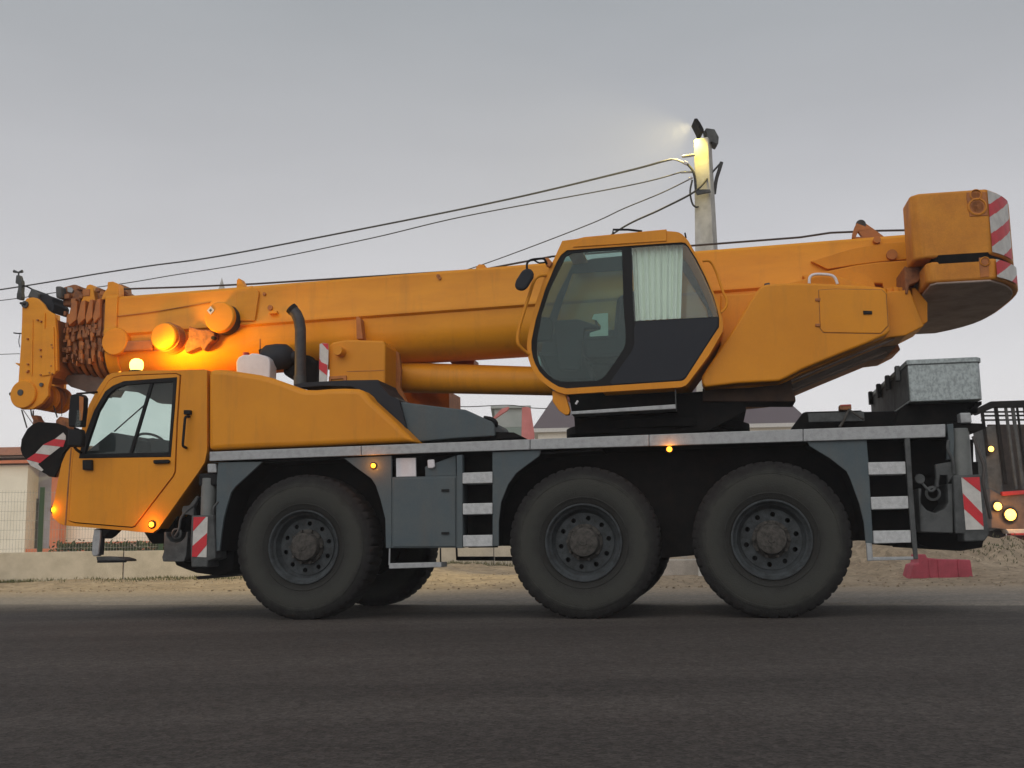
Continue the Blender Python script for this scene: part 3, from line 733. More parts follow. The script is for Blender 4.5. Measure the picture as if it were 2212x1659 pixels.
px('driver_seat', 'd', [(372, 900), (400, 890), (430, 890), (430, 1010), (340, 1010), (345, 985), (372, 980)], .3, .85, M['navy'], crane, bevel=.04, wm=.3)
# grab bar, mirror, step
tube('grab_bar', rounded([P('2', 1635, 5, .04), P('2', 1600, 5, -.03), P('2', 1578, 262, -.03), P('2', 1610, 275, .04)], .03), .013, M['black'], crane, 8)
px('grab_bar_clip', '1', [(1585, 1330), (1640, 1330), (1640, 1365), (1585, 1368)], .0, .05, M['black'], crane, bevel=.005)
px('mirror_stay_block', '2', [(710, 380), (788, 378), (790, 468), (710, 465)], .0, .045, M['black'], crane, bevel=.008)
mr_ = px('wing_mirror', 'n2', [(1210, 760), (1235, 735), (1340, 715), (1420, 735), (1455, 790), (1445, 1000), (1410, 1290), (1180, 1290), (1175, 1100)], -.28, -.20, M['black'], crane, bevel=.015)
px('mirror_glass', 'n2', [(1370, 760), (1440, 780), (1435, 980), (1415, 1180), (1370, 1180)], -.285, -.279, M['odark'], mr_)
px('mirror_glass', 'n2', [(1330, 1000), (1385, 1000), (1395, 1120), (1380, 1290), (1290, 1300), (1320, 1150)], -.292, -.286, M['glass'], mr_)
px('lower_mirror', 'n2', [(1160, 1330), (1400, 1330), (1420, 1450), (1400, 1640), (1150, 1640)], -.26, -.18, M['black'], crane, bevel=.02)
tube('mirror_arm', rounded([P('n2', 1290, 1640, -.22), P('2', 660, 290, -.1), P('2', 700, 320, .04)], .03), .014, M['black'], crane, 8)
tube('mirror_arm', rounded([P('n2', 1330, 720, -.24), P('n2', 1470, 710, -.1), P('n2', 1690, 690, .06)], .03), .010, M['black'], crane, 8)
fs = px('footstep', '2', [(812, 975), (868, 985), (862, 1080), (850, 1190), (838, 1212), (800, 1212), (790, 1180), (795, 1080)], .08, .16, M['alu'], crane, bevel=.01)
px('step_strut', '2', [(855, 1050), (888, 1050), (878, 1200), (845, 1200)], .1, .14, M['black'], fs)
px('step_mount', '2', [(830, 972), (960, 985), (905, 1040), (870, 1060), (850, 1000)], .1, .3, DK, fs)
px('step_tread', '2', [(830, 1215), (1010, 1222), (1070, 1240), (1075, 1258), (850, 1258), (835, 1245)], .06, .30, M['steel2'], fs, bevel=.006)
tube('step_rod', [P('2', 845, 1258, .05), P('2', 1090, 1254, .05)], .013, M['black'], fs, 8)
px('corner_seam', 'd', [(152.5, 967), (154.5, 967), (149, 1040), (142.5, 1134), (139.5, 1134), (146.5, 1040)], .046, .052, M['rust'], crane)
px('cab_underside', '2', [(1180, 1005), (1370, 975), (1470, 850), (1420, 1100), (1250, 1105), (1215, 1060)], .3, 2.2, DK, crane, wm=.15)
# roof beacon
bp = P('d', 295, 789, .38)
bc = lathe('beacon', [(.075, -.075), (.075, -.06), (.065, -.055), (.0, -.055)], bp, M['black'], crane, axis='z', seg=24)
lathe('beacon_dome', [(.055, -.054), (.066, -.03), (.070, .0), (.066, .03), (.05, .055), (.025, .068), (0, .07)], bp, M['beacon'], bc, axis='z', seg=24)
ld = bpy.data.lights.new('beacon_light', 'POINT'); ld.energy = 9; ld.color = (1, .45, .02); ld.shadow_soft_size = .05
lo = bpy.data.objects.new('beacon_light', ld); COL.objects.link(lo); lo.parent = bc; lo.location = bp + Vector((.02, .10, .06))
ls = bpy.data.lights.new('beacon_beam', 'SPOT'); ls.energy = 80; ls.color = (1, .54, .02); ls.shadow_soft_size = .1; ls.spot_size = R(125); ls.spot_blend = 1.0
lq_ = bpy.data.objects.new('beacon_beam', ls); COL.objects.link(lq_); lq_.parent = bc; lq_.location = bp + Vector((.02, .06, .07))
lq_.rotation_euler = (-Vector((.75, .85, .0))).to_track_quat('Z', 'Y').to_euler()
lathe('small_roof_lamp', [(.018, -.02), (.018, 0), (.0, .012)], P('n2', 2075, 352, .12), M['amber'], crane, axis='z', seg=12)

# engine cover
cov = [(449, 798), (470, 797), (486, 798), (520, 803), (560, 809), (584, 815), (610, 824), (634, 833), (648, 838), (660, 841), (680, 841.5), (709, 839), (740, 838), (771, 839), (780, 842), (790, 850),
       (799, 862), (850, 908), (897, 955), (484, 972), (449, 974.5)]
px('engine_cover', 'd', cov, .05, .92, O_, crane, bevel=.055, seg=4, smooth=35)
# parts behind the cover
ex = [P('d', 648, 842, .62), P('d', 648.5, 800, .62), P('d', 649, 740, .62), P('d', 649, 712, .62), P('d', 646, 692, .62), P('d', 640, 678, .62), P('d', 631, 668, .62)]
tube('exhaust_pipe', ex, .058, M['exh'], crane, 20)
tube('exhaust_elbow_mouth', [P('d', 634, 671, .62), P('d', 628, 665, .615)], .062, M['black'], crane, 20)
tube('exhaust_clamp', [P('d', 648, 832, .62), P('d', 648, 812, .62)], .064, M['steel2'], crane, 20)
lathe('air_filter', [(0, -.17), (.10, -.16), (.13, -.12), (.14, 0), (.13, .10), (.09, .15), (.05, .17), (.05, .2), (0, .2)], P('d', 600, 771, .80), M['navy'], crane, axis='s', seg=28)
px('intake_duct', '3', [(330, 520), (400, 490), (470, 485), (560, 520), (620, 580), (730, 575), (760, 620), (815, 620), (815, 830), (760, 850), (690, 850), (600, 800), (505, 740), (505, 665), (400, 670), (340, 600)], .84, 1.0, M['dark'], crane, bevel=.03, wm=.84)
tube('aerial_stub', [P('3', 312, 560, .8), P('3', 312, 440, .8)], .008, M['odark'], crane, 6)
px('filter_bracket', '3', [(295, 530), (330, 520), (340, 570), (300, 570)], .75, .85, M['dark'], crane, bevel=.01)
ft = px('front_turret_box', '3', [(905, 500), (930, 470), (1060, 445), (1380, 455), (1395, 500), (1390, 832), (905, 840)], .55, .97, O_, crane, bevel=.02)
lathe('box_knob', [(.0, 0), (.045, .0), (.05, .015), (.05, .12)], P('3', 980, 540, .43), O_, ft, seg=20)
px('box_frame', '3', [(905, 765), (1055, 755), (1055, 832), (1030, 832), (1030, 780), (925, 788), (925, 838), (905, 838)], .53, .55, M['odark'], ft)
px('box_seam', '3', [(1060, 718), (1385, 708), (1385, 714), (1060, 724)], .546, .55, M['odark'], ft)
px('warning_plate', '3', [(826, 485), (855, 474), (900, 480), (903, 520), (900, 640), (885, 840), (820, 842), (825, 640)], .50, .51, M['wwhite'], crane)
for pts in ([(845, 477), (900, 480), (902, 535), (890, 530)], [(823, 610), (840, 640), (893, 665), (888, 755), (820, 700)]):
    px('red_stripe', '3', pts, .496, .4995, M['wred'], crane)
px('boom_rest', '3', [(1140, 250), (1160, 245), (1180, 270), (1200, 440), (1145, 440)], .86, .97, M['odark'], crane, bevel=.005)
px('front_platform', '3', [(669, 858), (760, 840), (1100, 822), (1380, 818), (1400, 860), (1480, 950), (1560, 985), (1650, 1330), (1220, 900), (1160, 872), (900, 866), (720, 880)], .30, 1.0, M['navy'], crane, wm=.5)
px('turret_shield', 'n6', [(-60, 600), (0, 665), (200, 690), (560, 735), (750, 755), (820, 785), (960, 850), (1060, 890), (1090, 930), (1095, 1060), (600, 1090), (180, 1130), (0, 950)], .35, 1.1, ST, crane, bevel=.012, wm=.35)
tube('hose', rounded([P('n6', 970, 850, .38), P('n6', 1060, 862, .36), P('n6', 1110, 905, .36), P('n6', 1105, 945, .4)], .05), .02, M['black'], crane, 8)
px('deck_hatch', 'd', [(1070, 933), (1110, 934), (1130, 944), (1070, 948)], .4, 1.2, DK, crane, wm=.4)

# boom -------------------------------------------------------------------
BC, BH = 1.33, .36
wN = BC - BH
T0, T1 = P('d', 250, 640, wN), P('d', 1846, 514, wN)
r0, r1 = P('d', 534, 700, wN), P('d', 1034, 671, wN)
def ztop(s): return T0.z + (T1.z - T0.z) * (s - T0.x) / (T1.x - T0.x)
def zr(s): return r0.z + (r1.z - r0.z) * (s - r0.x) / (r1.x - r0.x)
b0, b1 = P('d', 864, 784, 1.22), P('d', 1127, 766.5, 1.22)
def zb(s): return b0.z + (b1.z - b0.z) * (s - b0.x) / (b1.x - b0.x)
sm = .5 * (r0.x + r1.x)
H1 = ztop(sm) - zr(sm); HB = ztop(b0.x) - zb(b0.x)
print('BOOM', H1, HB, T0, T1)
def section(inset=0.):
    h = BH - inset; prof = []
    prof += [(-h + .03, -inset), (-h, -inset - .03), (-h, -H1 + .07), (-h - .012, -H1 + .05), (-h - .012, -H1 + .01), (-h + .022, -H1 - .012)]
    hl = h - .022; zl = -H1 - .16; zb_ = -HB + inset
    prof.append((-hl, zl))
    for k in range(1, 9):
        a = math.pi / 2 * k / 8
        prof.append((-hl * math.cos(a), zl + (zb_ - zl) * math.sin(a)))
    left = prof; right = [(-a, b) for a, b in reversed(prof[:-1])]
    return left + right
def boomsec(name, sa, sb, inset, m, parent, bevel=0, n=1):
    pr = section(inset); V = []; F = []; L = len(pr)
    for k in range(n + 1):
        s = sa + (sb - sa) * k / n
        for a, b in pr: V.append((s, BC + a, ztop(s) + b))
    for k in range(n):
        for i in range(L):
            j = (i + 1) % L; F.append((k * L + i, k * L + j, (k + 1) * L + j, (k + 1) * L + i))
    F.append(tuple(range(L))); F.append(tuple(reversed(range(n * L, (n + 1) * L))))
    return mk(name, V, F, m, parent, smooth=32, bevel=bevel)
sF = sat(228, 720, wN); sE = sat(1990, 560, wN)
boom = boomsec('boom', sF, sE, 0, B_, crane)
boomsec('front_collar', sF - .01, sF + .14, -.018, B_, boom, bevel=.006)
# inner sections drawn in, each with its collar and wear pads
steps = [214, 198, 182, 166, 150, 134]
prev = sF
for k, x in enumerate(steps):
    s1 = sat(x, 720, wN); ins = .022 * (k + 1)
    boomsec('inner_section', s1 - .04, prev + .3, ins + .02, M['rust'], boom)
    boomsec('section_collar', s1 - .035, s1 + .015, ins - .012, M['odark'] if k % 2 else M['rust'], boom, bevel=.006)
    for zz in (.10, .30, .52):
        box('wear_pad_bolt', (s1 - .06, wN + ins - .03, ztop(s1) - zz - .05), (s1 - .03, wN + ins + .02, ztop(s1) - zz), M['rust'], boom, bevel=.004)
    prev = s1
for k, (xa, xb) in enumerate(((152, 166), (172, 184), (190, 200), (206, 217))):
    px('section_lug', 'd', [(xa + 3, 652 - k * 2), (xb, 650 - k * 2), (xb - 1, 690 - k * 2), (xa - 4, 704 - k * 2), (xa - 6, 690 - k * 2)], wN + .0 - .015, wN + .08, M['odark'], boom, bevel=.008)
random.seed(11)
for k in range(46):
    t = random.random(); xx = 140 + 84 * t; yy = random.uniform(700, 790) - 14 * t
    p = P('d', xx, yy, wN + .10 - .10 * t); a = random.uniform(.006, .020); b = random.uniform(.01, .04)
    box('grease_block', (p.x - a, p.y - random.uniform(.0, .02), p.z - b), (p.x + a, p.y + .05, p.z + b), random.choice([M['rust'], M['rust'], M['odark']]), boom, bevel=.003)
for k in range(14):
    p = P('d', random.choice([54, 60, 82, 88, 106, 112]) + random.uniform(-2, 2), random.uniform(690, 812), wN - .045)
    lathe('head_bolt', [(0, -.008), (.010, -.008), (.012, .02)], p, M['odark'], boom, seg=8)
for k, (x, y) in enumerate(((170, 622), (176, 640), (188, 632), (212, 626), (222, 634), (240, 618), (146, 640), (160, 650))):
    p = P('d', x, y, 1.06); a = random.uniform(.02, .045)
    box('roller_bracket', (p.x - a, 1.04, p.z - a), (p.x + a, 1.20 + random.random() * .2, p.z + a * .8), random.choice([M['rust'], M['odark']]), boom, bevel=.008)
# lugs on top
def lug(c, pts, w0, w1, m, name='lug', bevel=.006): return px(name, c, pts, w0, w1, m, boom, bevel=bevel)
lug('n1', [(1380, 700), (1470, 470), (1500, 370), (1550, 350), (1605, 365), (1615, 470), (1640, 620), (1560, 760)], 1.05, 1.14, B_)
lug('n1', [(1740, 620), (1790, 500), (1850, 420), (1860, 310), (1950, 300), (2040, 350), (2045, 420), (2050, 560)], 1.0, 1.12, B_)
lug('n1', [(2040, 360), (2110, 350), (2125, 450), (2212, 500), (2212, 540), (2050, 540)], 1.3, 1.5, M['rust'])
lug('n1', [(1080, 720), (1075, 400), (1160, 375), (1250, 350), (1310, 350), (1360, 420), (1440, 450), (1400, 600), (1350, 720)], 1.10, 1.5, M['rust'], bevel=.02)
lug('n1', [(950, 380), (1055, 378), (1060, 590), (960, 588)], 1.0, 1.2, M['steel2'], bevel=.02)
lug('n1', [(1160, 400), (1230, 400), (1265, 450), (1240, 500), (1160, 480)], 1.08, 1.10, M['alu'])
lug('1', [(2040, 320), (2045, 210), (2060, 190), (2080, 200), (2115, 265), (2180, 255), (2225, 290), (2225, 320)], 1.02, 1.12, B_)
lug('1', [(2040, 320), (2050, 300), (2120, 300), (2180, 260), (2230, 300), (2235, 330), (2200, 560), (2040, 560)], wN - .03, wN + .0, B_)
lug('5', [(-40, 475), (-35, 440), (-10, 415), (40, 420), (45, 462)], 1.1, 1.3, B_)
# counter bolts and plates on the side
for c, x, y, r in (('3', 350, 52, .018), ('3', 400, 170, .028), ('1', 985, 635, .016), ('5', -360, 520, .02), ('d', 950, 601, .018), ('3', 850, 700, .0)):
    if r: lathe('side_bolt', [(0, -.012), (r, -.012), (r, .02)], P(c, x, y, wN - .005), M['odark'], boom, seg=12)
px('side_foot', '3', [(385, 200), (455, 195), (455, 218), (385, 222)], wN - .05, wN, B_, boom, bevel=.004)
# jib pins: drums on the side
d1 = P('B', 290, 500, wN - .06)
lathe('side_drum', [(0, 0), (.145, 0), (.155, .012), (.155, .10)], d1, B_, boom, seg=40)
box('drum_arm', (d1.x, wN - .05, d1.z - .12), (d1.x + .45, wN, d1.z + .0), M['odark'], boom, bevel=.02)
d2 = P('B', 830, 440, wN - .22)
dd = lathe('side_drum', [(0, 0), (.135, 0), (.148, .012), (.150, .05), (.150, .20), (.165, .20), (.165, .24)], d2, B_, boom, seg=40)
for k in range(5):
    lathe('drum_ring', [(.150, .06 + k * .03), (.163, .062 + k * .03), (.163, .075 + k * .03), (.15, .077 + k * .03)], d2, M['odark'], dd, seg=32)
d3 = P('B', 1450, 230, wN - .20)
dd = lathe('side_drum', [(0, 0), (.155, 0), (.168, .015), (.168, .06)], d3, B_, boom, seg=40)
lathe('drum_cone', [(.15, .06), (.165, .065), (.165, .20)], d3, M['navy'], dd, seg=36)
pl = P('B', 1357, 160, wN - .205)
a = .042
dpl = prism('maker_plate', [(pl.x - a, pl.z), (pl.x, pl.z + a * 1.1), (pl.x + a, pl.z), (pl.x, pl.z - a * 1.1)], pl.y - .004, pl.y, M['white'], dd)
prism('plate_mark', [(pl.x - a * .4, pl.z), (pl.x, pl.z + a * .45), (pl.x + a * .4, pl.z), (pl.x, pl.z - a * .45)], pl.y - .007, pl.y - .0045, M['steel'], dd)
# hose reel block between the drums
px('latch_block', 'B', [(1110, 330), (1230, 370), (1310, 370), (1400, 400), (1400, 470), (1330, 530), (1290, 600), (1260, 600), (1250, 560), (1080, 630), (1060, 560), (1110, 460)], wN - .10, wN + .02, M['rust'], boom, bevel=.012)
lathe('latch_pin', [(0, 0), (.02, 0), (.02, .06)], P('B', 1378, 462, wN - .13), M['black'], boom, seg=12)
tube('grease_line', rounded([P('B', 200, 240, wN - .01), P('B', 700, 180, wN - .01), P('B', 1350, 70, wN - .01)], .1), .005, M['odark'], boom, 6)
tube('grease_line', rounded([P('B', 160, 600, wN - .02), P('B', 780, 610, wN - .02), P('B', 980, 560, wN - .03)], .1), .006, M['odark'], boom, 6)
# boom head
hd = [(47.5, 658), (57.5, 644), (70, 642), (80, 644), (92.5, 655.4), (100, 668), (112, 676), (118, 678), (122, 720), (125, 800), (137, 814), (137, 858), (122, 862), (118, 872), (110, 883), (100, 889), (87, 890),
      (70, 885), (45, 884), (31, 870), (27, 858), (30, 842), (39, 828), (41, 798), (45, 740), (47, 690)]
head = px('boom_head', 'd', [(47.5, 658), (57.5, 644), (70, 642), (80, 644), (92.5, 655.4), (100, 668), (112, 676), (118, 678), (122, 720), (124, 800), (110, 812), (104, 838), (104, 855), (90, 872), (70, 884), (45, 884), (31, 870), (27, 858), (30, 842), (39, 828), (41, 798), (45, 740), (47, 690)],
          wN - .03, wN + .02, B_, crane, bevel=.008)
px('far_head_plate', 'd', [(70, 665), (124, 680), (126, 800), (129, 813), (137.5, 814), (137.5, 857), (123, 862), (118, 870), (112, 880), (104, 884), (80, 870), (66, 845), (60, 800)], BC + BH - .06, BC + BH, B_, head, wm=BC + BH - .06, bevel=.005)
px('head_core', 'd', [(50, 700), (120, 690), (124, 800), (115, 815), (50, 815)], wN + .06, BC + BH - .06, M['odark'], head)
px('head_rib', 'd', [(92, 676), (97, 676), (94, 812), (90, 812)], wN - .045, wN - .03, B_, head, bevel=.003)
px('head_rib', 'd', [(68, 690), (71, 690), (69, 812), (66, 812)], wN - .04, wN - .03, B_, head, bevel=.003)
px('head_flange', 'd', [(95, 710), (116, 706), (118, 808), (93, 812)], wN - .045, wN - .03, B_, head, bevel=.004)
sc_ = P('d', 55, 853, wN)
for k in range(5):
    w_ = wN + .08 + k * .125
    lathe('sheave', [(.03, 0), (.14, .0), (.152, .008), (.152, .016), (.13, .03), (.13, .045), (.152, .058), (.152, .066), (.14, .075), (.03, .075)], (sc_.x + .02, w_, sc_.z + .01), M['odark'] if k % 2 else B_, head, seg=36)
lathe('sheave_pin', [(0, -.06), (.035, -.06), (.035, .75)], (sc_.x - .02, wN - .01, sc_.z + .02), M['steel2'], head, seg=16)
lathe('sheave_cheek', [(0, 0), (.15, 0), (.158, .01), (.158, .03)], (sc_.x + .005, wN - .06, sc_.z), B_, head, seg=40)
tube('pin_tip', [P('n2', 230, 725, wN), P('n2', 175, 725, wN)], .02, M['black'], head, 10)
lathe('head_pin', [(0, -.05), (.022, -.05), (.022, .06)], P('d', 94, 832, wN), M['steel2'], head, seg=14)
lathe('head_pin', [(0, -.05), (.04, -.05), (.04, .06)], P('n1', 470, 710, wN), M['steel2'], head, seg=14)
tube('pin_tip', [P('n1', 460, 700, wN - .03), P('n1', 350, 675, wN - .03)], [.03, .012], M['black'], head, 10)
lathe('upper_sheave', [(.03, 0), (.14, 0), (.15, .01), (.13, .03), (.13, .05), (.15, .07), (.14, .08), (.03, .08)], P('d', 88, 668, 1.2), M['navy'], head, seg=36)
px('rope_guard', 'n1', [(470, 575), (535, 430), (570, 425), (610, 470), (680, 510), (800, 525), (905, 570), (915, 660), (940, 700), (920, 830), (870, 835), (800, 780), (700, 640), (600, 590)], 1.1, 1.4, M['navy'], head, bevel=.01)
px('rope_guard', 'n1', [(470, 575), (535, 430), (570, 425), (610, 470), (650, 500), (660, 600), (560, 585)], 1.05, 1.1, M['steel2'], head, bevel=.01)
an = px('wind_sensor', 'n1', [(260, 330), (275, 190), (330, 185), (350, 260), (370, 280), (372, 380), (365, 480), (375, 560), (360, 615), (280, 605), (285, 520), (305, 430), (310, 350)], 1.25, 1.32, M['steel2'], head, bevel=.01)
tube('sensor_arm', [P('n1', 365, 370, 1.28), P('n1', 470, 390, 1.28), P('n1', 560, 440, 1.28)], .010, M['black'], head, 6)
tube('sensor_cups', [P('n1', 240, 125, 1.28), P('n1', 320, 145, 1.28), P('n1', 390, 125, 1.28)], [.02, .01, .02], M['steel2'], head, 6)
tube('sensor_stem', [P('n1', 325, 150, 1.28), P('n1', 320, 200, 1.28)], .01, M['steel2'], head, 6)
px('head_stub', 'n2', [(265, 185), (335, 195), (330, 240), (275, 205)], wN, wN + .05, B_, head)
tube('head_cable', rounded([P('n1', 235, 1190, 1.2), P('n1', 300, 1200, 1.2), P('n1', 370, 1200, 1.2)], .02), .008, M['black'], head, 6)
tube('head_cable', rounded([P('n1', 345, 1215, 1.2), P('n1', 320, 1340, 1.2), P('n1', 345, 1440, 1.2)], .05), .005, M['black'], head, 6)
# dark panel below the telescoping sections
px('boom_nose_guard', 'n2', [(1050, 410), (1150, 400), (1850, 350), (1850, 420), (1690, 700), (1530, 690), (1520, 715), (1490, 690), (1380, 650), (1220, 600), (1170, 560), (1130, 480)], 1.25, 1.75, mat('oily_brown_guard', (.16, .115, .10), .8, col2=(.11, .08, .07), nscale=5.), crane, wm=1.25, bevel=.01)
# luffing cylinder
tube('luffing_cylinder', [P('d', 858, 815, 1.33), P('d', 1230, 825, 1.33)], [.165, .148], B_, crane, 32)
px('cylinder_bracket', 'd', [(833, 752), (838, 745), (861, 762), (866, 800), (864, 838), (878, 868), (866, 870), (836, 848)], .93, 1.0, M['odark'], crane, bevel=.01)
px('cylinder_bracket', 'd', [(833, 752), (838, 745), (861, 762), (866, 800), (864, 838), (878, 868), (866, 870), (836, 848)], 1.66, 1.73, M['odark'], crane, bevel=.01)
px('far_turret_box', 'n6', [(0, 545), (565, 545), (568, 760), (0, 760)], 1.85, 2.4, M['odark'], crane, wm=1.85)
px('cylinder_valve', 'n6', [(560, 185), (640, 175), (850, 172), (855, 275), (640, 285)], 1.5, 1.75, M['odark'], crane, wm=1.5, bevel=.01)
# hoist rope along the top of the boom, back to the winch
rp_ = [P('1', 1070, 285, 1.33), P('1', 1600, 268, 1.33), P('1', 2212, 240, 1.33), P('5', 40, 460, 1.33), P('5', 620, 350, 1.33), P('9', 0, 645, 1.33), P('9', 300, 600, 1.33), P('9', 760, 580, 1.33), P('9', 1040, 575, 1.33)]
tube('hoist_rope', rp_, .011, M['rope'], crane, 6)

# turret -------------------------------------------------------------------
slc = disp((1422, 930), 0).x * 1.0
sc0 = .5 * (P('d', 1238, 920, 1.33).x + P('d', 1605, 905, 1.33).x)
zdk = P('d', 1422, 938, .06).z
lathe('slew_ring', [(0, 0), (.90, 0), (.90, .05), (.86, .06), (.86, .12), (.93, .13), (.93, .20), (.80, .22), (0, .22)], (sc0, 1.33, zdk - .02), DK, crane, axis='z', seg=64)
tf = [(70, 1490), (230, 1120), (230, 650), (500, 640), (1240, 440), (1800, 620), (2030, 600), (2165, 945), (1990, 1035), (1830, 1055), (1600, 1150), (1300, 1275), (960, 1420), (850, 1475), (780, 1500), (500, 1530), (70, 1545)]
px('shaded_turret_skirt', 'T', [(60, 1530), (500, 1520), (780, 1480), (900, 1440), (945, 1620), (950, 1659), (60, 1659)], .46, .90, mat('shade_brown_steel', (.07, .04, .025), .7, col2=(.04, .025, .018), nscale=5., spec=.2), crane, wm=.34, bevel=.01)  # dark brown puts the shadow below the turret box into the colour
px('turret_frame', 'T', tf, .42, .95, O_, crane, wm=.34, bevel=.012)
px('turret_frame', 'T', [(70, 1490), (230, 1120), (230, 820), (1240, 640), (1800, 650), (2030, 640), (2165, 945), (1990, 1035), (1830, 1055), (1600, 1150), (1300, 1275), (960, 1420), (850, 1475), (780, 1500), (500, 1530), (490, 1659), (60, 1659)], 1.72, 2.25, M['odark'], crane, wm=.34, bevel=.012)
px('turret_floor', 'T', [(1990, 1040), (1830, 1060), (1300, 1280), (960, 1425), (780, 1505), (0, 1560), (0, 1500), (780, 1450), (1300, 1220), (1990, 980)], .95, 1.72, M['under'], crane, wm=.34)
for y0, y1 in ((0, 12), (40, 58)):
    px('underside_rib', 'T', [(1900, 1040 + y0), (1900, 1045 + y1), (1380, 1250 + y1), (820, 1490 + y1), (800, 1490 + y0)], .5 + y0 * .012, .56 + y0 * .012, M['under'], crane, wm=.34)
tb = px('turret_box', 'T', [(78, 1538), (55, 1500), (52, 1440), (120, 1330), (260, 1130), (390, 930), (500, 740), (590, 610), (625, 580), (670, 567), (800, 557), (1100, 556), (1400, 570), (1740, 592), (1790, 610), (1805, 650), (1815, 800), (1832, 1005), (1800, 1040), (1600, 1130), (1380, 1215), (1000, 1370), (850, 1450), (780, 1480), (400, 1500)],
        .22, .50, O_, crane, bevel=.035, seg=4, smooth=35)
hd_ = S('T', [(1158, 625), (1300, 615), (1750, 622), (1790, 660), (1808, 960), (1740, 1032), (1200, 1022), (1172, 985)], .22)
prism('hatch_seam', grow(hd_, .005), .2185, .23, M['rust'], tb)
prism('hatch', hd_, .212, .23, O_, tb, bevel=.006)
for y in (710, 950): px('hinge', 'T', [(1125, y - 12), (1175, y - 12), (1170, y + 18), (1125, y + 12)], .205, .225, M['odark'], tb, bevel=.004)
px('lock', 'T', [(1575, 815), (1660, 818), (1660, 848), (1578, 850)], .198, .213, M['black'], tb, bevel=.004)
px('lock', 'T', [(645, 560), (690, 552), (700, 570), (655, 575)], .3, .4, M['steel2'], tb)
tube('grab_handle', rounded([P('T', 1068, 560, .34), P('T', 1068, 500, .34), P('T', 1115, 470, .34), P('T', 1270, 478, .34), P('T', 1312, 505, .34), P('T', 1333, 565, .34)], .06), .014, M['white'], tb, 10)
px('boom_bracket', 'T', [(1180, 320), (1450, 235), (1750, 180), (1985, 165), (2012, 330), (1820, 348), (1700, 358), (1500, 385), (1240, 425), (1080, 350)], .925, .965, O_, crane, bevel=.006)
px('rear_turret_plate', 'T', [(1000, 480), (1240, 442), (1500, 387), (1700, 360), (2010, 340), (2060, 420), (2035, 610), (2165, 940), (1990, 1035), (1810, 1000), (1760, 560), (1050, 560)], .88, .97, O_, crane, bevel=.012)
px('rear_stiffener', 'T', [(1845, 610), (1895, 615), (1925, 980), (1880, 1010)], .50, .88, M['orange'], crane, bevel=.01, wm=.6)
px('rear_stiffener', 'T', [(2015, 620), (2050, 620), (2165, 760), (2165, 940), (2060, 1000), (2030, 900)], .50, .88, O_, crane, bevel=.01, wm=.6)
px('mount_plate', 'T', [(1795, 600), (2035, 590), (2060, 1000), (1985, 1030), (1835, 1010)], .56, .60, O_, crane, bevel=.01)
lathe('winch_drum', [(0, 0), (.19, 0), (.19, .02), (.17, .03), (.17, .22), (.19, .23), (.19, .25)], P('T', 1500, 640, .62), O_, crane, seg=36)
lathe('boom_pivot', [(0, -.02), (.05, -.02), (.05, .06)], P('T', 1845, 290, .90), M['odark'], crane, seg=20)
lathe('boom_pivot', [(0, -.02), (.035, -.02), (.035, .06)], P('T', 1705, 150, .92), M['odark'], crane, seg=20)
px('rope_roller_mount', '9', [(515, 645), (520, 600), (540, 540), (560, 500), (600, 484), (640, 500), (720, 555), (850, 650), (1010, 692), (900, 700), (560, 660)], 1.1, 1.16, M['odark'], crane, holes=[[(552, 638), (575, 588), (615, 640)]], bevel=.004)
px('rope_roller_mount', '9', [(515, 645), (520, 600), (540, 540), (560, 500), (600, 484), (640, 500), (720, 555), (850, 650), (1010, 692), (900, 700), (560, 660)], 1.46, 1.52, M['odark'], crane, holes=[[(552, 638), (575, 588), (615, 640)]], bevel=.004)
tube('rope_roller', [P('9', 600, 520, 1.1), P('9', 600, 520, 1.52)], .05, M['steel2'], crane, 16)

# counterweight: plan outline with a rounded tail, stacked slabs
W0, W1 = .08, 2.58
def cw_plan(s0, s1, s2, chf=0.04, wing=0):
    pts = [(s0 + chf, W0), (s1, W0)]
    cmid = .5 * (W0 + W1)
    for k in range(1, 16):
        t = k / 16; wv = W0 + (W1 - W0) * t
        u = abs(wv - cmid) / (cmid - W0)
        pts.append((s1 + (s2 - s1) * (1 - u ** 3.2), wv))
    pts += [(s1, W1), (s0 + chf, W1), (s0, W1 - chf)]
    if wing: pts += [(s0, W1 - wing), (s0 + .55, W1 - wing), (s0 + .55, W0 + wing), (s0, W0 + wing)]
    pts += [(s0, W0 + chf)]
    return pts
def vprism(name, plan, z0, z1, m, parent, bevel=0, zf=None):
    n = len(plan)
    V = [(a, b, z0) for a, b in plan] + [(a, b, z1 + (zf(a) if zf else 0)) for a, b in plan]
    F = [tuple(range(n)), tuple(range(2 * n - 1, n - 1, -1))] + [(i, (i + 1) % n, n + (i + 1) % n, n + i) for i in range(n)]
    return mk(name, V, F, m, parent, smooth=30, bevel=bevel, seg=3)
sa = P('9', 1130, 500, W0).x; s1 = P('9', 1870, 500, W0).x; s2 = s1 + .38
zt_, zm_, zl_ = P('9', 1300, 200, W0).z, P('9', 1250, 850, W0).z, P('9', 1265, 1095, W0).z
print('CW', sa, s1, s2, zt_, zm_, zl_)
cwt = vprism('counterweight', cw_plan(sa - .02, s1, s2, .07, .42), zm_, zt_, M['cwt'], crane, bevel=.025)
sa2 = P('9', 1245, 950, W0).x
low = vprism('lower_counterweight_slab', cw_plan(sa2, s1 + .02, s2 + .02, .05), zl_, zm_ - .035, M['cwt'], crane, bevel=.025)
vprism('counterweight_gap', cw_plan(sa2 + .06, s1 - .03, s2 - .03, .05), zm_ - .06, zm_ + .02, DK, crane)
vprism('counterweight_sole', cw_plan(sa2 + .03, s1 - .03, s2 - .03, .05), zl_ - .02, zl_ + .001, M['under'], crane, bevel=.01)
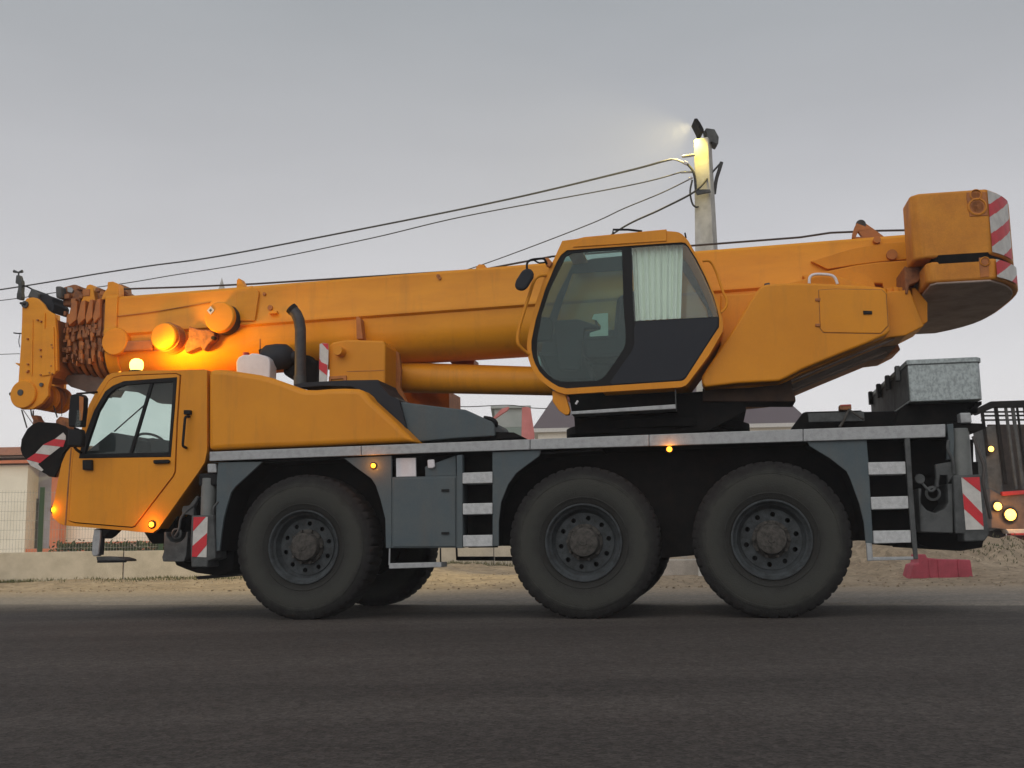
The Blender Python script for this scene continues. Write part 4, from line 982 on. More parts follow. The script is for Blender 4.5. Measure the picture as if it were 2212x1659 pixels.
px('weight_bracket', '9', [(1050, 900), (1100, 920), (1180, 850), (1240, 850), (1240, 1000), (1180, 1060), (1100, 1090), (1080, 1180), (1060, 1180)], .4, 1.0, M['rust'], crane, wm=.3, bevel=.01)
# lifting lugs and recess on the near face
for c, x0, y0, r in (('9', 1735, 228, .055), ('9', 1750, 345, .085), ('9', 1825, 885, .045)):
    p = P(c, x0, y0, W0)
    lathe('lifting_eye', [(r * .72, -.004), (r * .82, -.016), (r * .95, -.012), (r * 1.0, .004)], p, M['cwt'], cwt, seg=28)
    lathe('eye_recess', [(r * .0, -.006), (r * .6, -.006), (r * .6, .0)], p, M['odark'], cwt, seg=24)
px('lug_plate', '9', [(1645, 200), (1645, 270), (1662, 330), (1675, 440), (1860, 430), (1850, 260), (1838, 196)], W0 - .006, W0 + .01, M['odark'], cwt, bevel=.005)
px('lug_plate', '9', [(1765, 845), (1862, 838), (1872, 1036), (1780, 1040)], W0 - .004, W0 + .01, M['odark'], low, bevel=.005)
# reflective diagonal stripes wrapped round the tail corner
def strip_on_tail(zlo, zhi, parent, lift):
    plan = cw_plan(sa, s1, s2)
    # finer arc along the near tail corner
    cmid = .5 * (W0 + W1); arc = []
    for k in range(0, 61):
        t = k / 60 * .45; wv = W0 + (W1 - W0) * t; u = abs(wv - cmid) / (cmid - W0)
        arc.append(Vector((s1 + (s2 - s1) * (1 - u ** 3.2), wv)))
    L = [0]
    for a, b in zip(arc, arc[1:]): L.append(L[-1] + (b - a).length)
    tot = min(L[-1], .46)
    def at(l):
        for i in range(len(L) - 1):
            if l <= L[i + 1]:
                t = (l - L[i]) / max(1e-6, L[i + 1] - L[i]); return arc[i].lerp(arc[i + 1], t), (arc[i + 1] - arc[i]).normalized()
        return arc[-1], (arc[-1] - arc[-2]).normalized()
    def pt(l, z, o):
        p, t = at(l); nrm = Vector((t.y, -t.x)); q = p + nrm * o
        return (q.x, q.y, z)
    nl, nz = 40, 90
    V = []; F = {'wred': [], 'wwhite': []}
    for j in range(nz + 1):
        for i in range(nl + 1):
            V.append(pt(tot * i / nl, zlo + (zhi - zlo) * j / nz, lift))
    for j in range(nz):
        for i in range(nl):
            l = tot * (i + .5) / nl; z = zlo + (zhi - zlo) * (j + .5) / nz
            a = j * (nl + 1) + i
            F['wred' if ((zt_ - z + l * .5 - .15) % .2665) < .115 else 'wwhite'].append((a, a + 1, a + nl + 2, a + nl + 1))
    for key in ('wwhite', 'wred'):
        mk('white_band' if key == 'wwhite' else 'red_band', V, F[key], M[key], parent)
strip_on_tail(zm_ + .02, zt_ - .02, cwt, .006)
strip_on_tail(zl_ + .015, zm_ - .05, low, .032)

# crane cab -------------------------------------------------------------
cw0, cw1 = .08, .92
co_ = [(710, 215), (840, 197), (900, 182), (1450, 130), (1610, 115), (1616, 130), (1690, 135), (1720, 142), (1750, 160), (1780, 190), (1800, 215), (1850, 300), (1950, 500), (2020, 660), (2070, 800), (2097, 900), (2102, 950), (2095, 1000), (1980, 1200), (1800, 1440), (1775, 1465), (1740, 1478), (1700, 1482),
       (1060, 1521), (740, 1541), (670, 1520), (600, 1480), (530, 1425), (480, 1370), (440, 1300), (418, 1235), (405, 1130), (410, 1050), (430, 950), (480, 750), (560, 520), (640, 370)]
ci_ = [(750, 295), (1600, 235), (1740, 226), (1775, 232), (1800, 260), (1870, 370), (1950, 530), (2020, 700), (2055, 820), (2068, 890), (2065, 960), (1960, 1120), (1780, 1400), (1760, 1418), (1740, 1425), (1130, 1465), (750, 1490), (680, 1475), (620, 1440), (560, 1395), (510, 1340), (475, 1275), (455, 1220), (443, 1150), (443, 1080), (480, 900), (560, 640), (660, 400), (700, 335)]
gl1 = [(800, 318), (1225, 290), (1232, 500), (1240, 760), (1258, 1000), (1258, 1090), (1240, 1150), (1160, 1270), (1080, 1380), (1050, 1408), (1020, 1420), (850, 1432), (700, 1430), (640, 1410), (590, 1370), (540, 1320), (510, 1270), (492, 1200), (490, 1140), (495, 1050), (530, 850), (600, 640), (690, 450), (740, 350)]
gl2 = [(1310, 272), (1600, 250), (1755, 243), (1790, 262), (1850, 360), (1930, 510), (2005, 680), (2045, 800), (2056, 870), (1700, 888), (1335, 910), (1320, 700)]
cside = px('crane_cab', '5', co_, cw0, cw0 + .05, O_, crane, holes=[ci_], bevel=.012)
ins = offset(S('5', co_, cw0), -.03 if area(S('5', co_, cw0)) > 0 else .03)
cof = S('5', co_, cw0)
ins = grow(cof, -.03)
def ringprism(name, o, i, w0, w1, m, parent): return prism(name, o, w0, w1, m, parent, holes=[i])
nfront = len(cof)
# skin: roof/back/floor in paint, curved front as glass
idx_skin = list(range(4, 24)); idx_front = list(range(24, len(cof))) + [0]
sgn = -.03
band('cab_skin', [cof[i] for i in idx_skin], sgn, cw0 + .05, cw1, O_, cside)
band('front_glass', [cof[i] for i in idx_front], -.008, cw0 + .05, cw1 - .03, M['glass2'], cside)
band('roof_front_rail', [cof[0], cof[1]], sgn, cw0 + .05, cw1, O_, cside)
band('roof_window', [cof[i] for i in (1, 2, 3, 4)], -.010, cw0 + .05, cw1 - .03, M['glass'], cside)
fw = S('5', [(700, 320), (1700, 250), (1950, 640), (1980, 800), (1300, 840), (520, 860), (600, 600)], cw0)
prism('far_cab_wall', cof, cw1 - .03, cw1, M['navy'], cside, holes=[fw])
prism('far_window_glass', fw, cw1 - .02, cw1 - .015, M['glass'], cside)
px('door_frame', '5', ci_, cw0 + .012, cw0 + .032, M['black'], cside, holes=[gl1, gl2])
px('door_glass', '5', gl1, cw0 + .018, cw0 + .024, M['glass2'], cside)
px('side_glass', '5', gl2, cw0 + .018, cw0 + .024, M['glass'], cside)
px('lower_door_panel', '5', [(1345, 918), (1700, 896), (2052, 880), (2058, 950), (1955, 1112), (1775, 1390), (1740, 1415), (1140, 1455), (1120, 1440), (1310, 1170), (1335, 1100), (1330, 980)], cw0 + .004, cw0 + .014, M['navy'], cside, bevel=.003)
# curtain: hanging folds
V = []; F = []
c0, c1 = P('5', 1312, 262, cw0 + .09), P('5', 1755, 244, cw0 + .09); cb0, cb1 = P('5', 1345, 905, cw0 + .09), P('5', 1735, 885, cw0 + .09)
n = 60
for i in range(n + 1):
    t = i / n; wob = .012 * math.sin(t * 42) + .008 * math.sin(t * 95 + 1)
    a_ = c0.lerp(c1, t); b_ = cb0.lerp(cb1, t)
    V += [(a_.x, a_.y + wob, a_.z), (b_.x, b_.y + wob * 1.4, b_.z)]
F = [(2 * i, 2 * i + 2, 2 * i + 3, 2 * i + 1) for i in range(n)]
mk('curtain', V, F, M['curtain'], cside, smooth=60)
# inside
px('operator_seat', '5', [(1180, 700), (1290, 640), (1400, 640), (1420, 1200), (900, 1230), (880, 1060), (1150, 1040)], .35, .75, M['navy'], cside, bevel=.04, wm=.35)
px('armrest', '5', [(640, 900), (850, 890), (1040, 950), (1045, 975), (900, 975), (860, 1330), (680, 1330), (640, 1000)], .28, .36, M['navy'], cside, bevel=.02, wm=.28)
px('notice_sheet', '5', [(985, 848), (1105, 838), (1108, 1034), (948, 1042), (948, 1010), (1040, 980), (1045, 950), (1005, 900), (965, 890)], .26, .263, M['curtain'], cside, wm=.26)
tube('joystick', [P('5', 1010, 980, .3), P('5', 1005, 900, .3), P('5', 1015, 870, .3)], [.012, .012, .025], M['black'], cside, 8)
px('door_lock', '5', [(470, 900), (520, 860), (600, 870), (622, 920), (620, 1070), (480, 1085)], cw0 + .03, cw0 + .10, M['black'], cside, bevel=.015, wm=cw0)
px('console', '5', [(470, 1150), (900, 1180), (1000, 1420), (600, 1420)], .5, .8, M['navy'], cside, bevel=.04, wm=.4)
# outside fittings
tube('handrail', rounded([P('5', 570, 512, cw0), P('5', 510, 515, .02), P('5', 470, 545, .0), P('5', 400, 760, .0), P('5', 340, 960, .0), P('5', 322, 1060, .0), P('5', 330, 1120, .0), P('5', 420, 1195, cw0)], .07), .016, O_, crane, 10)
tube('handrail', rounded([P('5', 1925, 390, cw0), P('5', 1990, 382, .1), P('5', 2040, 480, .14), P('5', 2100, 660, .14), P('5', 2140, 740, .14), P('5', 2120, 800, .12), P('5', 2080, 835, cw0)], .06), .012, O_, crane, 10)
mm_ = px('cab_mirror', '5', [(360, 470), (400, 448), (440, 455), (462, 490), (455, 530), (400, 620), (360, 642), (310, 630), (295, 595), (310, 550)], -.16, -.10, M['navy'], crane, bevel=.02)
tube('mirror_arm', rounded([P('5', 405, 460, -.12), P('5', 405, 400, -.10), P('5', 445, 375, -.06), P('5', 560, 365, .0), P('5', 575, 420, .03), P('5', 610, 400, .1)], .04), .011, M['black'], crane, 8)
tube('mirror_arm', rounded([P('5', 460, 378, -.06), P('5', 510, 408, -.02), P('5', 565, 400, .02)], .02), .008, M['black'], crane, 8)
px('mirror_bracket', '5', [(560, 360), (590, 360), (625, 400), (600, 440), (565, 420)], .03, .12, M['odark'], crane, bevel=.006)
tube('roof_wiper', [P('5', 1150, 150, .3), P('5', 1150, 118, .3), P('5', 1280, 118, .3), P('5', 1400, 132, .3)], .011, M['black'], crane, 8)
tube('roof_aerial', [P('5', 1780, 190, .4), P('5', 1770, 145, .4)], .008, M['black'], crane, 6)
tube('roof_cable', [P('5', 600, 360, .5), P('5', 640, 345, .5)], .006, M['black'], crane, 6)
px('roof_hatch', '5', [(1010, 190), (1010, 175), (1608, 117), (1612, 135), (1612, 215), (800, 268), (850, 220), (900, 190)], cw0 - .012, cw0 + .002, O_, crane, bevel=.004)
px('cab_foot', '6', [(762, -8), (885, -6), (880, 40), (915, 160), (905, 195), (870, 197), (820, 160), (765, 80)], .12, .2, M['orange'], crane, bevel=.006)
px('step_side', '6', [(885, 0), (1830, -40), (1838, 150), (1700, 165), (950, 200), (915, 160)], .35, 1.6, DK, crane, wm=.2)
px('cab_step', '6', [(918, 168), (1828, 105), (1832, 145), (925, 195)], .10, .34, M['alu'], crane, bevel=.006)
px('step_stay', '6', [(1822, -40), (1830, -40), (1836, 150), (1828, 150)], .12, .14, M['steel2'], crane)
tube('step_bolt', [P('6', 965, 105, .1), P('6', 985, 75, .1)], .010, M['white'], crane, 8)
px('turret_base', '6', [(940, 200), (1100, 190), (1838, 150), (1820, 0), (2420, -40), (2440, 150), (2100, 330), (950, 350)], .5, 2.1, DK, crane, wm=.4)

# rear deck
px('deck_clutter', 'R', [(100, 960), (130, 900), (275, 705), (320, 690), (1100, 668), (1110, 690), (1600, 680), (1750, 600), (2600, 560), (2740, 600), (2740, 700), (2212, 720), (2212, 890), (1500, 920), (900, 945)], .50, 2.2, DK, crane, wm=.35, bevel=.01)
px('deck_coaming', 'R', [(330, 740), (1100, 715), (1110, 840), (340, 860)], .33, .36, M['steel2'], crane, wm=.35)
cr_ = px('twist_lock', 'R', [(770, 620), (930, 612), (935, 680), (890, 690), (800, 690), (770, 685)], .30, .42, M['rust'], crane, bevel=.006)
tube('lashing_chain', [P('R', 890, 680, .3), P('R', 990, 750, .28), P('R', 1100, 820, .25)], .012, M['hub'], crane, 6)
tube('lashing_chain', [P('R', 890, 700, .3), P('R', 830, 830, .28), P('R', 765, 930, .2)], .012, M['hub'], crane, 6)
px('red_reflector', 'R', [(785, 618), (925, 612), (925, 628), (785, 634)], .295, .302, M['red'], crane)
zc = [P('8', 1215, y, .12).z for y in (360, 708)]
tc0, tc1 = P('8', 1215, 500, .12).x, P('8', 1850, 500, .12).x
ch = vprism('tool_chest', [(tc0, .12), (tc1 - .03, .12), (tc1, .18), (tc1, 2.5), (tc0, 2.5)], zc[1], zc[0] - .03, M['chequer'], crane, bevel=.008)
vprism('chest_lid', [(tc0 - .012, .108), (tc1 - .03, .108), (tc1 + .012, .17), (tc1 + .012, 2.512), (tc0 - .012, 2.512)], zc[0] - .03, zc[0] + .015, M['chequer'], ch, bevel=.008)
vprism('chest_end_skin', [(tc0 - .006, .14), (tc0 - .001, .14), (tc0 - .001, 2.48), (tc0 - .006, 2.48)], zc[1] + .02, zc[0] - .04, M['steel2'], ch)
for k in range(4):
    wv = .5 + k * .6
    box('hasp', (tc0 - .05, wv - .04, zc[0] - .12), (tc0 - .012, wv + .04, zc[0] + .02), M['steel2'], ch, bevel=.006)
px('chest_stand', '8', [(1150, 760), (1215, 712), (1860, 695), (1740, 760), (1740, 860), (1560, 870), (1540, 900), (1100, 905)], .3, 2.3, DK, crane, wm=.2)
px('chest_stay', '8', [(1740, 780), (1850, 690), (1870, 690), (1870, 720), (1760, 800)], .3, .5, DK, crane, wm=.2)

# hook block hanging from the boom head --------------------------------------
hookc = P('2', 390, 270, 1.15)
hk = empty('hook_block', crane.matrix_basis @ hookc, -THETA)
hk.location = ORG + AX * hookc.x + NX * hookc.y + Vector((0, 0, hookc.z))
tag(hk, 'black hook block with red and white stripes hanging from the boom tip', 'hook block')
def hp(name, c, pts, w0, w1, m, parent=None, bevel=0, wm=None):
    lp = [(a - hookc.x, b - hookc.z) for a, b in S(c, pts, wm if wm else w0)]
    return prism(name, lp, w0 - hookc.y, w1 - hookc.y, m, parent or hk, bevel=bevel)
body = [(235, 110), (280, 72), (330, 50), (480, 60), (560, 88), (600, 120), (612, 200), (600, 260), (540, 330), (515, 430), (470, 530), (430, 520), (370, 490), (300, 450), (232, 385), (190, 335), (175, 285), (185, 200)]
blk = hp('cheek_plate', '2', body, 1.05, 1.08, M['dark'], bevel=.006)
hp('cheek_plate', '2', body, 1.30, 1.33, M['dark'], bevel=.006, wm=1.05)
hp('block_core', '2', [(260, 120), (560, 110), (570, 240), (480, 440), (400, 470), (260, 360), (210, 280)], 1.085, 1.295, DK, wm=1.05)
for i, (pts, key) in enumerate((([(475, 198), (545, 143), (567, 170), (567, 208)], 'wwhite'), ([(370, 248), (475, 198), (563, 210), (545, 268)], 'wred'),
                ([(305, 322), (372, 250), (522, 266), (430, 337)], 'wwhite'), ([(228, 374), (305, 323), (428, 338), (343, 407)], 'wred'), ([(228, 378), (335, 405), (330, 420), (375, 465), (360, 480), (262, 425)], 'wwhite'))):
    hp('stripe', '2', pts, 1.044, 1.048, M[key], blk)
hp('rope_guard', 'n2', [(530, 1100), (625, 1090), (650, 1150), (700, 1210), (720, 1260), (560, 1250), (570, 1180)], 1.1, 1.2, M['rust'], bevel=.006)
hp('rope_socket', 'n2', [(960, 1180), (1030, 1110), (1100, 1140), (1130, 1200), (1150, 1300), (1120, 1370), (1050, 1300), (960, 1230)], 1.1, 1.25, M['rust'], bevel=.01)
hp('hook', '2', [(345, 430), (385, 435), (420, 470), (445, 450), (530, 440), (500, 500), (470, 530), (420, 525), (380, 490)], 1.15, 1.22, M['rust'], bevel=.01)
hp('safety_catch', '2', [(365, 435), (395, 435), (398, 475), (370, 478)], 1.12, 1.14, M['white'], bevel=.008)
for a, b in (((('n2'), 375, 1000), ('n2', 465, 1310)), (('n2', 530, 990), ('n2', 550, 1100)), (('n2', 925, 930), ('n2', 990, 1130)), (('n2', 400, 1000), ('n2', 590, 1270)), (('n2', 1068, 800), ('n2', 1068, 1110)), (('n2', 575, 1010), ('n2', 575, 1095))):
    th = .009 if a[1] not in (400, 1068) else .004
    tube('hoist_rope', [P(*a, 1.2) - hookc, P(*b, 1.2) - hookc], th, M['rope'], hk, 6)

# canister standing on the carrier -------------------------------------------
cp = P('d', 548, 812, .66)
can = empty('canister', ORG + AX * cp.x + NX * cp.y + Vector((0, 0, cp.z)), -THETA)
tag(can, 'white plastic canister with red cap standing behind the engine cover', 'canister')
lp = [(a - cp.x, b - cp.z) for a, b in S('3', [(115, 800), (110, 640), (130, 600), (175, 578), (220, 580), (240, 566), (290, 568), (370, 590), (400, 615), (405, 660), (400, 800)], .6)]
prism('canister_body', lp, -.08, .10, M['white'], can, bevel=.035, seg=4, smooth=50)
q = P('3', 190, 572, .66) - cp
lathe('cap', [(.032, -.02), (.034, 0), (.034, .015), (.0, .018)], q, M['red'], can, axis='z', seg=18)

# ------------------------------------------------------------------ background
def gp(c, x, y, Y): return G(c, x, y, Y)
# low precast wall
wa, wb = gp('d', -120, 1257, 22.6), gp('d', 1300, 1226, 29.6)
wall = empty('concrete_wall', (wa.x, 22.6, 0), math.atan2(29.6 - 22.6, wb.x - wa.x))
tag(wall, 'low grey precast concrete wall along the far verge', 'wall')
L_ = math.hypot(wb.x - wa.x, 7.0); u_ = Vector((wb.x - wa.x, 7.0, 0)) / L_
j1 = gp('d', 267, 1200, 1.0); j2 = gp('d', 1067, 1200, 1.0)
def cutat(g):      # where a joint seen in direction g meets the wall line
    k = g.x / g.y
    t = (k * 22.6 - wa.x) / (u_.x - k * u_.y)
    return t
c1_, c2_ = cutat(j1), cutat(j2)
seg_ = (c2_ - c1_) / 3
cuts = [c1_ - 2 * seg_, c1_ - seg_, c1_, c1_ + seg_, c1_ + 2 * seg_, c2_, c2_ + seg_, c2_ + 2 * seg_]
for a, b in zip(cuts, cuts[1:]):
    box('wall_panel', (a + .012, 0, -.1), (b - .012, .16, .62 + random.uniform(-.012, .012)), M['wallc'], wall, bevel=.01)
blk2 = box('concrete_kerb_block', (-.9, -.25, -.05), (1.0, .25, .30), M['wallc'], None, bevel=.02)
pp_ = gp('d', 1478, 1238, 21.0); blk2.location = (pp_.x, 21.0, 0); blk2.rotation_euler = (0, 0, -.1)
tag(blk2, 'pale concrete block lying on the verge behind the middle and rear wheels', 'concrete block')
# mesh fence behind the wall
fe = empty('mesh_fence', wall.location + Vector((-u_.y, u_.x, 0)) * .22, wall.rotation_euler[2])
tag(fe, 'green mesh fence with slim posts behind the low wall', 'fence')
V = []; F = []
def addbox(V, F, a, b):
    k = len(V); x0, y0, z0 = a; x1, y1, z1 = b
    V += [(x0, y0, z0), (x1, y0, z0), (x1, y1, z0), (x0, y1, z0), (x0, y0, z1), (x1, y0, z1), (x1, y1, z1), (x0, y1, z1)]
    F += [tuple(k + i for i in f) for f in ((0, 1, 2, 3), (4, 7, 6, 5), (0, 4, 5, 1), (1, 5, 6, 2), (2, 6, 7, 3), (3, 7, 4, 0))]
fp = cutat(gp('d', 91, 1100, 1.0)); fL0, fL1 = fp - 3.0, fp + 6.0
x = fL0
while x < fL1: addbox(V, F, (x, 0, .45), (x + .005, .005, 1.95)); x += .06
z = .5
while z < 1.95: addbox(V, F, (fL0, .005, z), (fL1, .010, z + .006)); z += .2
tag(mk('wire_mesh', V, F, M['wire'], fe), kind='stuff')
for x in (fp - 2.5, fp, fp + 2.5, fp + 5.0):
    fo = box('post', (x - .05, -.03, 0), (x + .05, .03, 2.02), M['green'], fe, bevel=.006)
# house on the left
YH = 34.
def hbox(name, c, x0, y0, x1, y1, Y0, dep, m, parent, bevel=0):
    a = gp(c, x0, y1, Y0); b = gp(c, x1, y0, Y0); return box(name, (a.x, Y0, a.z), (b.x, Y0 + dep, b.z), m, parent, bevel)
hs = empty('house', (gp('d', 60, 1200, YH).x, YH, 0)); 
tag(hs, 'cream single-storey house with terracotta trim and brown roof at far left', 'house')
def hpart(name, c, x0, y0, x1, y1, Y0, dep, m, bevel=0, zmin=None):
    a = gp(c, x0, y1, Y0) ; b = gp(c, x1, y0, Y0)
    z0 = a.z if zmin is None else zmin
    return box(name, (a.x - hs.location.x, Y0 - YH, z0), (b.x - hs.location.x, Y0 - YH + dep, b.z), m, hs, bevel)
hpart('wall', 'd', -200, 1004, 61, 1194, YH, 6, M['cream'], zmin=0)
hpart('recess_wall', 'd', 61, 1004, 140, 1194, YH + .8, 5, M['bluewall'], zmin=0)
hpart('column', 'd', 105, 1025, 133, 1190, YH + .3, .5, M['terra'], zmin=0)
hpart('wall', 'd', 134, 1020, 360, 1190, YH + .9, 5, M['cream'], zmin=0)
hpart('plinth', 'd', 55, 1180, 360, 1194, YH + .1, .6, M['terra'], zmin=0)
hpart('plinth', 'd', 134, 1168, 360, 1175, YH + .7, .15, M['terra'])
hpart('fascia', 'd', -200, 992, 150, 1004, YH - .25, .3, M['terra'])
hpart('downpipe', 'd', 73, 1077, 83, 1185, YH + .7, .08, M['steel2'])
hpart('soffit_band', 'd', -200, 984, 120, 992, YH - .1, .3, M['wwhite'])
a = gp('d', -200, 985, YH - .35); b = gp('d', 150, 985, YH - .35); ztp = gp('d', 20, 966, YH + 3).z - .9
V = [(a.x, YH - .35, a.z), (b.x, YH - .35, a.z), (b.x - .6, YH + 3, ztp + .9), (a.x + .6, YH + 3, ztp + .9), (b.x, YH + 6.4, a.z), (a.x, YH + 6.4, a.z)]
V = [(v[0] - hs.location.x, v[1] - YH, v[2]) for v in V]
# roof courses: long tile rows, each row a little proud of the one above it
nrow = 6
for k in range(nrow):
    t0, t1 = k / nrow, (k + 1) / nrow + .01
    p0 = Vector(V[0]).lerp(Vector(V[3]), t0); p1 = Vector(V[1]).lerp(Vector(V[2]), t0); p2 = Vector(V[1]).lerp(Vector(V[2]), t1); p3 = Vector(V[0]).lerp(Vector(V[3]), t1)
    up = Vector((0, 0, .035)); q = [p0 + up, p1 + up, p2, p3]; 
    mk('roof_course', q + [v - Vector((0, 0, .06)) for v in q], [(0, 1, 2, 3), (7, 6, 5, 4), (0, 4, 5, 1), (1, 5, 6, 2), (2, 6, 7, 3), (3, 7, 4, 0)], M['roof'], hs)
mk('roof_slab', V, [(0, 3, 2, 1), (3, 5, 4, 2), (0, 1, 4, 5)], M['roof'], hs)
# hedge behind the wall
def hedge(name, c, x0, x1, y, Y, h, n, label, m):
    a = gp(c, x0, y, Y); b = gp(c, x1, y, Y); V = []; F = []
    for _ in range(n):
        p = Vector((random.uniform(a.x, b.x), Y + random.gauss(0, .25), h * (random.random() ** .6) * (1 + .25 * noise.noise(Vector((random.random() * 9, 1, 1))))))
        r = random.uniform(.03, .07); d1 = Vector((random.gauss(0, 1), random.gauss(0, 1), random.gauss(0, 1))).normalized() * r
        d2 = d1.cross(Vector((random.random(), random.random(), 1))).normalized() * r * .6; k = len(V)
        V += [p - d1, p + d2, p + d1, p - d2]; F.append((k, k + 1, k + 2, k + 3))
    me = bpy.data.meshes.new(name); me.from_pydata([tuple(v) for v in V], [], F); me.materials.append(m)
    o = bpy.data.objects.new(name, me); COL.objects.link(o); return o
hg = hedge('hedge', 'd', 128, 400, 1185, 26.5, .80, 4200, '', M['hedge'])
tag(hg, 'low green hedge behind the concrete wall under the truck cab', 'hedge')
gsp = []
for x, y, Y, rx, ry, h in ((10, 1258, 23, .5, .1, .10), (350, 1250, 23.6, 1.0, .15, .08), (1020, 1228, 28.2, .5, .2, .22), (1045, 1228, 28.3, .4, .2, .2), (985, 1235, 27.2, .3, .2, .12), (2185, 1222, 20, .5, .4, .07), (500, 1252, 22.5, 1.5, .3, .09)):
    q = gp('d', x, y, Y); gsp.append((q.x, Y, rx, ry, h))
grass('grass', gsp, 3600, M['grass'], 'dry grass tufts along the foot of the wall and mounds')

# big house with hipped slate roof behind
YB = 62.
bh = empty('hip_roof_house', (gp('d', 1450, 1000, YB).x, YB, 0)); bh.rotation_euler = (0, 0, R(-3))
tag(bh, 'pale two-storey house with dark hipped slate roof seen behind the crane turret', 'house')
xl, xr = gp('d', 1150, 920, YB).x - bh.location.x, gp('d', 1748, 905, YB).x - bh.location.x
ze = gp('d', 1150, 924, YB).z; zrg = ze + 3.0
box('wall', (xl + .3, .4, 0), (xr - .3, 9, ze - .02), M['cream'], bh)
box('eaves', (xl, 0, ze - .22), (xr, 9.4, ze), M['wwhite'], bh)
V = [(xl, 0, ze + .003), (xr, 0, ze + .003), (xr, 9.4, ze + .003), (xl, 9.4, ze + .003), (xl + 1.7, 4.0, zrg), (xr - 1.7, 4.0, zrg)]
mk('roof', V, [(0, 1, 5, 4), (1, 2, 5), (2, 3, 4, 5), (3, 0, 4), (0, 3, 2, 1)], M['mauve'], bh)
for k in range(6):
    x0 = xl + 1.2 + k * 2.4
    wn = box('window', (x0, .33, ze - 2.2), (x0 + 1.1, .41, ze - .8), M['wwhite'], bh); box('pane', (x0 + .08, .31, ze - 2.12), (x0 + 1.02, .335, ze - .88), M['navy'], wn)
# pale shed and red frame in the gap
YS = 46.
a = gp('n6', 1090, 965, YS); b = gp('n6', 1480, 740, YS)
sh_ = empty('shed', (a.x, YS, 0)); tag(sh_, 'pale grey shed with greenish base between the crane deck and the red frame', 'shed')
box('wall', (0, 0, a.z), (b.x - a.x, 4, b.z), M['shed'], sh_, bevel=.03)
box('base_wall', (-.5, -.05, 0), (b.x - a.x, 4, a.z - .003), mat('sage_render', (.2, .25, .22), .9), sh_)
lathe('roof', [(0, .05), (.0, .05)], (0, 0, 0), M['shed'], sh_) if False else box('roof', (-.15, -.15, b.z + .003), (b.x - a.x + .1, 4.1, b.z + .10), M['shed'], sh_)
YR = 40.
fr_ = empty('red_steel_frame', (gp('n6', 1475, 1000, YR).x, YR, 0)); tag(fr_, 'faded red steel frame with slanted arm behind the crane deck', 'steel frame')
o0 = Vector((fr_.location.x, 0, 0))
def fq(name, pts, Y0, dep, m=None):
    g = [gp('n6', x, y, Y0) for x, y in pts]
    V = [(p.x - o0.x, Y0 - YR, p.z) for p in g] + [(p.x - o0.x, Y0 - YR + dep, p.z) for p in g]; n = len(g)
    return mk(name, V, [tuple(range(n)), tuple(range(2 * n - 1, n - 1, -1))] + [(i, (i + 1) % n, n + (i + 1) % n, n + i) for i in range(n)], m or M['faded'], fr_, bevel=.01)
M['faded'] = mat('faded_red', (.62, .20, .19), .8, col2=(.5, .15, .14), nscale=2.)
g0 = gp('n6', 1475, 1040, YR).z
fq('post', [(1405, 730), (1465, 722), (1505, 740), (1550, 1040), (1560, 2300), (1400, 2300), (1400, 1040)], YR, .35)
fq('arm', [(1070, 850), (1170, 745), (1250, 722), (1260, 735), (1235, 765), (1090, 862)], YR, .3)
fq('brace', [(1085, 860), (1070, 850), (1040, 2300), (1060, 2300)], YR, .2)

# traffic barrier
q = gp('11', 650, 1540, 17.3)
tbz = empty('traffic_barrier', (q.x, 17.3, 0)); tag(tbz, 'faded red plastic road barrier standing on the sandy verge', 'barrier')
g = [gp('11', x, y, 17.3) for x, y in [(380, 1545), (412, 1430), (455, 1418), (460, 1345), (515, 1345), (525, 1375), (650, 1386), (885, 1390), (908, 1548)]]
pts = [(p.x - q.x, p.z) for p in g]; pts[0] = (pts[0][0], 0); pts[-1] = (pts[-1][0], 0)
prism('barrier_body', pts, 0, .38, M['pink'], tbz, bevel=.02, seg=3)
for x in (540, 615, 780):
    a_ = gp('11', x, 1400, 17.3).x - q.x; box('rib', (a_ - .015, -.02, .03), (a_ + .015, .01, .30), M['pink'], tbz, bevel=.006)

# lorry behind at the right
YL = 22.
lr = empty('lorry', (gp('n3', 2300, 1000, YL).x, YL, 0)); tag(lr, 'dark lorry with barred front rack and lit amber lamps behind the crane tail', 'lorry')
lx = lr.location.x
def lq(name, c, pts, Y0, dep, m, bevel=.01, z0=None):
    g = [gp(c, x, y, Y0) for x, y in pts]; n = len(g)
    V = [(p.x - lx, Y0 - YL, max(p.z, 0)) for p in g] + [(p.x - lx, Y0 - YL + dep, max(p.z, 0)) for p in g]
    return mk(name, V, [tuple(range(n)), tuple(range(2 * n - 1, n - 1, -1))] + [(i, (i + 1) % n, n + (i + 1) % n, n + i) for i in range(n)], m, lr, bevel=bevel)
lq('side_post', 'n3', [(1500, 600), (1720, 590), (1780, 1100), (1850, 1700), (1890, 2300), (1660, 2400), (1580, 1400)], YL, .5, M['steel2'])
lq('rack_top', 'n3', [(1310, 332), (1650, 160), (2300, 138), (2900, 130), (2900, 260), (2260, 262), (1700, 270), (1500, 350), (1400, 400)], YL - .1, .12, M['dark'])
lq('rack_backing', 'n3', [(1600, 560), (2150, 560), (2900, 560), (2900, 1850), (1800, 1850), (1700, 900)], YL + .8, .1, mat('rusty_brown_sheet', (.07, .05, .04), .8, col2=(.04, .03, .028), nscale=6), bevel=0)
for x0, x1, y1 in ((1460, 1510, 1100), (1700, 1760, 1600), (1880, 1925, 1680), (1995, 2050, 1680), (2085, 2115, 1680), (2205, 2260, 1680), (2400, 2450, 1680), (2600, 2650, 1680), (2800, 2850, 1680)):
    lq('rack_bar', 'n3', [(x0, 260), (x1, 260), (x1 + (y1 - 260) * .13, y1), (x0 + (y1 - 260) * .13, y1)], YL - .05, .05, M['steel2'] if x0 in (1995, 1880, 2400) else M['dark'], .006)
